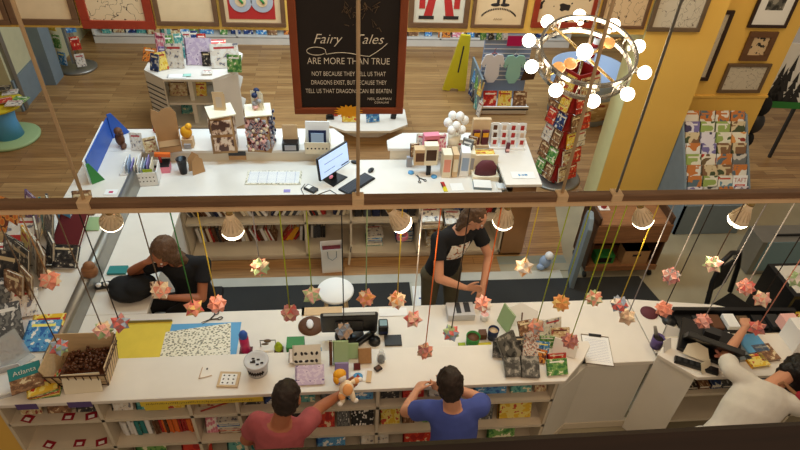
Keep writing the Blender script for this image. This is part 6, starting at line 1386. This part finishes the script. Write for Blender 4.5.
# man in black behind the front desk, looking down to his left
pm = V(.86, 3.98, 0)
man, mh = person('person in black tee with colourful chest print, shoulder length hair, standing behind the front desk', dict(
    pelvis=(.90, 4.0, .96), chest=(.93, 3.93, 1.28), neck=(1.0, 3.90, 1.50), head=(1.09, 3.86, 1.66), face=(.72, -.42, -.55), up=(.35, -.2, .9), right=(-.92, -.40, -.0),
    sh_r=(.80, 3.84, 1.44), el_r=(.80, 3.62, 1.18), wr_r=(1.03, 3.58, 1.10), hd_r=(1, .05, -.1), th_r=(0, 0, 1),
    sh_l=(1.16, 4.0, 1.43), el_l=(1.30, 3.92, 1.15), wr_l=(1.22, 3.70, 1.0), hd_l=(-.25, -.7, -.7), th_l=(-1, .2, .0),
    hip_r=(.80, 3.97, .90), kn_r=(.80, 3.96, .50), an_r=(.82, 4.02, .10), hip_l=(1.0, 4.04, .90), kn_l=(1.03, 4.02, .50), an_l=(1.05, 4.08, .10), toe=(.4, -1, 0)),
    'skin_fair', 'tee_black', 'khaki', 'hair_dirty', 'shoulder', (.9, 4.03, .015), .4)
b = MB(); q0 = V(.92, 3.93, 1.28) - V(.9, 4.03, .015); rx = V(.92, .40, 0); fwv = V(.38, -.86, .12).normalized(); ux = V(.07, .02, .24).normalized()
c0 = q0 + fwv * .14 + V(0, 0, .02)
n_ = 6; gridv = []
for i in range(n_ + 1):
    row = []
    for j in range(n_ + 1):
        u_ = (i / n_ - .5) * .17; v_ = (j / n_ - .5) * .17; row.append(b.bm.verts.new(c0 + rx * u_ + ux * v_ - fwv * (u_ * u_ * 2.2)))
    gridv.append(row)
for i in range(n_):
    for j in range(n_): b.bm.faces.new((gridv[i][j], gridv[i + 1][j], gridv[i + 1][j + 1], gridv[i][j + 1]))
o = b.build('chest_print', 'tee_print', man); sw = o.modifiers.new('sw', 'SHRINKWRAP'); sw.target = [q for q in man.children if q.name.startswith('tee_shirt')][0]; sw.offset = .010; sw.wrap_method = 'NEAREST_SURFACEPOINT'; sw.wrap_mode = 'ABOVE_SURFACE'
sl = o.modifiers.new('so', 'SOLIDIFY'); sl.thickness = .003
# seated woman at the left
person('person with long brown hair in black clothes, hunched on low seat, holding a phone', dict(
    pelvis=(-1.38, 4.04, .62), chest=(-1.38, 3.99, .98), neck=(-1.42, 3.92, 1.19), head=(-1.50, 3.86, 1.33), face=(-.35, -.75, -.55), up=(-.1, -.5, .8), right=(-.95, -.1, .05),
    sh_r=(-1.57, 3.95, 1.13), el_r=(-1.83, 3.93, 1.06), wr_r=(-1.66, 3.84, 1.24), hd_r=(.8, -.1, .45), th_r=(0, 1, .2),
    sh_l=(-1.22, 3.95, 1.12), el_l=(-1.24, 3.76, .88), wr_l=(-1.48, 3.70, .96), hd_l=(-1, .0, .15), th_l=(0, -.2, 1),
    hip_r=(-1.48, 4.0, .60), kn_r=(-1.80, 3.82, .76), an_r=(-1.72, 3.74, .36), hip_l=(-1.30, 4.0, .58), kn_l=(-1.52, 3.76, .68), an_l=(-1.5, 3.76, .30), toe=(-.3, -1, 0)),
    'skin_tan', 'tee_black', 'black_cloth', 'hair_brown', 'long', (-1.42, 3.95, .015), .5)
t = thing('low_seat', 'black upholstered low seat under the hunched woman', 'seat', (-1.38, 4.08, .015)); b = MB(); b.box(-.2, .2, -.18, .2, .42, .50); b.build('cushion', 'black_cloth', t, bevel=.02)
for sx in (-1, 1):
    for sy in (-1, 1): b = MB(); b.rod((sx * .16, sy * .15, 0), (sx * .15, sy * .14, .42), .015); b.build('leg', 'black_plastic', t)
b = MB(); b.box(-.045, .045, -.008, .008, -.01, .13); one('patterned_phone', 'patterned phone case held by hunched woman', 'phone', b, 'card_print', (-1.56, 3.66, 1.02), .2).rotation_euler = (-.6, 0, .2)
b = MB(); b.ell((0, 0, .07), .20, .17, .075); b.ell((.06, -.05, .12), .13, .11, .06); b.ell((-.1, .06, .08), .1, .1, .06)
o = one('black_bag', 'soft black bag slumped on the desk beside the hunched woman', 'bag', b, 'black_cloth', (-1.80, 3.80, DZ + .001), .3); remesh(o, .012, 2)
b = MB(); b.box(-.06, .06, -.03, .03, 0, .04); b.ell((-.03, -.02, .05), .025, .02, .02, 1); b.ell((.03, -.02, .05), .025, .02, .02, 1)
one('sunglasses_case', 'small black case with white spots on the left inner desk', 'case', b, ['black_plastic', 'star_white'], G(104, 287, DT), .2, bevel=.008)
t = thing('lamp_shade_bottle', 'brown leather pouch on left inner ledge below first lamp', 'pouch', G(92, 277, LT)); b = MB(); b.ell((0, 0, .07), .07, .06, .07); b.ell((.01, .0, .13), .05, .04, .04); b.build('pouch_body', 'mid_wood', t)
b = MB(); b.box(-.08, .08, -.05, .05, 0, .02); one('teal_book', 'dark teal book lying on inner desk beside hunched woman', 'book', b, 'teal', G(118, 271, DT), 0)
# man in pink tee at the ledge
person('person with short hair in faded pink-red tee at the ledge, holding a plush toy', dict(
    pelvis=(-.46, 2.22, .98), chest=(-.42, 2.20, 1.28), neck=(-.40, 2.18, 1.50), head=(-.36, 2.22, 1.66), face=(.25, .9, -.35), up=(.05, .3, .9), right=(.96, -.28, 0),
    sh_r=(-.27, 2.19, 1.42), el_r=(-.18, 2.42, 1.22), wr_r=(-.04, 2.53, 1.15), hd_r=(.6, .6, .1), th_r=(-.5, .5, .5),
    sh_l=(-.55, 2.25, 1.42), el_l=(-.66, 2.26, 1.14), wr_l=(-.64, 2.34, .92), hd_l=(.05, .3, -1), th_l=(.3, .9, .2),
    hip_r=(-.36, 2.2, .92), kn_r=(-.34, 2.24, .5), an_r=(-.34, 2.18, .1), hip_l=(-.55, 2.25, .92), kn_l=(-.56, 2.28, .5), an_l=(-.56, 2.22, .1), toe=(.1, 1, 0)),
    'skin_tan', 'tee_pink', 'denim', 'hair_dark', 'short', (-.44, 2.2, -.005), .5, belly=1.0, wd=.86, sh=(-.01, -.06, -.04), he=(0.01, .02, .01))
# man in blue tee
person('person with short dark hair in blue tee leaning on the front ledge with arms folded', dict(
    pelvis=(.72, 2.20, .98), chest=(.70, 2.20, 1.28), neck=(.67, 2.22, 1.49), head=(.64, 2.28, 1.66), face=(-.12, .9, -.4), up=(0, .35, .9), right=(.99, .05, 0),
    sh_r=(.86, 2.24, 1.42), el_r=(.95, 2.45, 1.16), wr_r=(.74, 2.56, 1.14), hd_r=(-1, .1, -.1), th_r=(0, .3, 1),
    sh_l=(.53, 2.24, 1.42), el_l=(.40, 2.38, 1.16), wr_l=(.49, 2.53, 1.13), hd_l=(.5, .8, -.1), th_l=(.8, -.3, .5),
    hip_r=(.81, 2.2, .92), kn_r=(.81, 2.24, .5), an_r=(.81, 2.18, .1), hip_l=(.62, 2.2, .92), kn_l=(.62, 2.24, .5), an_l=(.62, 2.18, .1), toe=(0, 1, 0)),
    'skin_fair', 'tee_blue', 'denim', 'hair_dark', 'short', (.7, 2.2, -.005), .4, belly=1.0, wd=.86, sh=(0, -.03, -.03), he=(0, -.02, -.01))
# woman in white at the register counter
wt, wh = person('person with dark hair in white tee bending over the right counter, one arm stretched forward', dict(
    pelvis=(2.62, 2.08, .98), chest=(2.80, 2.20, 1.20), neck=(2.98, 2.32, 1.36), head=(3.18, 2.39, 1.40), face=(.5, .75, -.35), up=(.2, .3, .8), right=(.72, -.66, .1),
    sh_r=(3.06, 2.16, 1.32), el_r=(3.25, 2.25, 1.12), wr_r=(3.40, 2.45, 1.12), hd_r=(.5, .8, -.1), th_r=(-.6, .3, .6),
    sh_l=(2.76, 2.46, 1.32), el_l=(2.90, 2.70, 1.18), wr_l=(3.22, 2.98, 1.17), hd_l=(.5, .9, -.1), th_l=(.8, -.4, .3),
    hip_r=(2.70, 2.03, .92), kn_r=(2.72, 2.08, .5), an_r=(2.72, 2.0, .1), hip_l=(2.55, 2.16, .92), kn_l=(2.58, 2.22, .5), an_l=(2.56, 2.14, .1), toe=(.5, .8, 0)),
    'skin_fair', 'white_fabric', 'white_fabric', 'hair_black', 'straight', (2.64, 2.1, -.005), .3)
t = thing('red_backpack', 'red shoulder bag with brown strap worn on the back of white-shirted woman', 'bag', (3.16, 2.12, 1.36), -.7)
b = MB(); b.ell((0, 0, 0), .14, .07, .10, seg=20); b.build('bag_body', 'crimson', t); b = MB(); b.tube([(-.13, 0, .02), (-.22, .03, .04), (-.28, -.02, -.02), (-.3, -.08, -.1)], .014); b.build('strap', 'mid_wood', t)
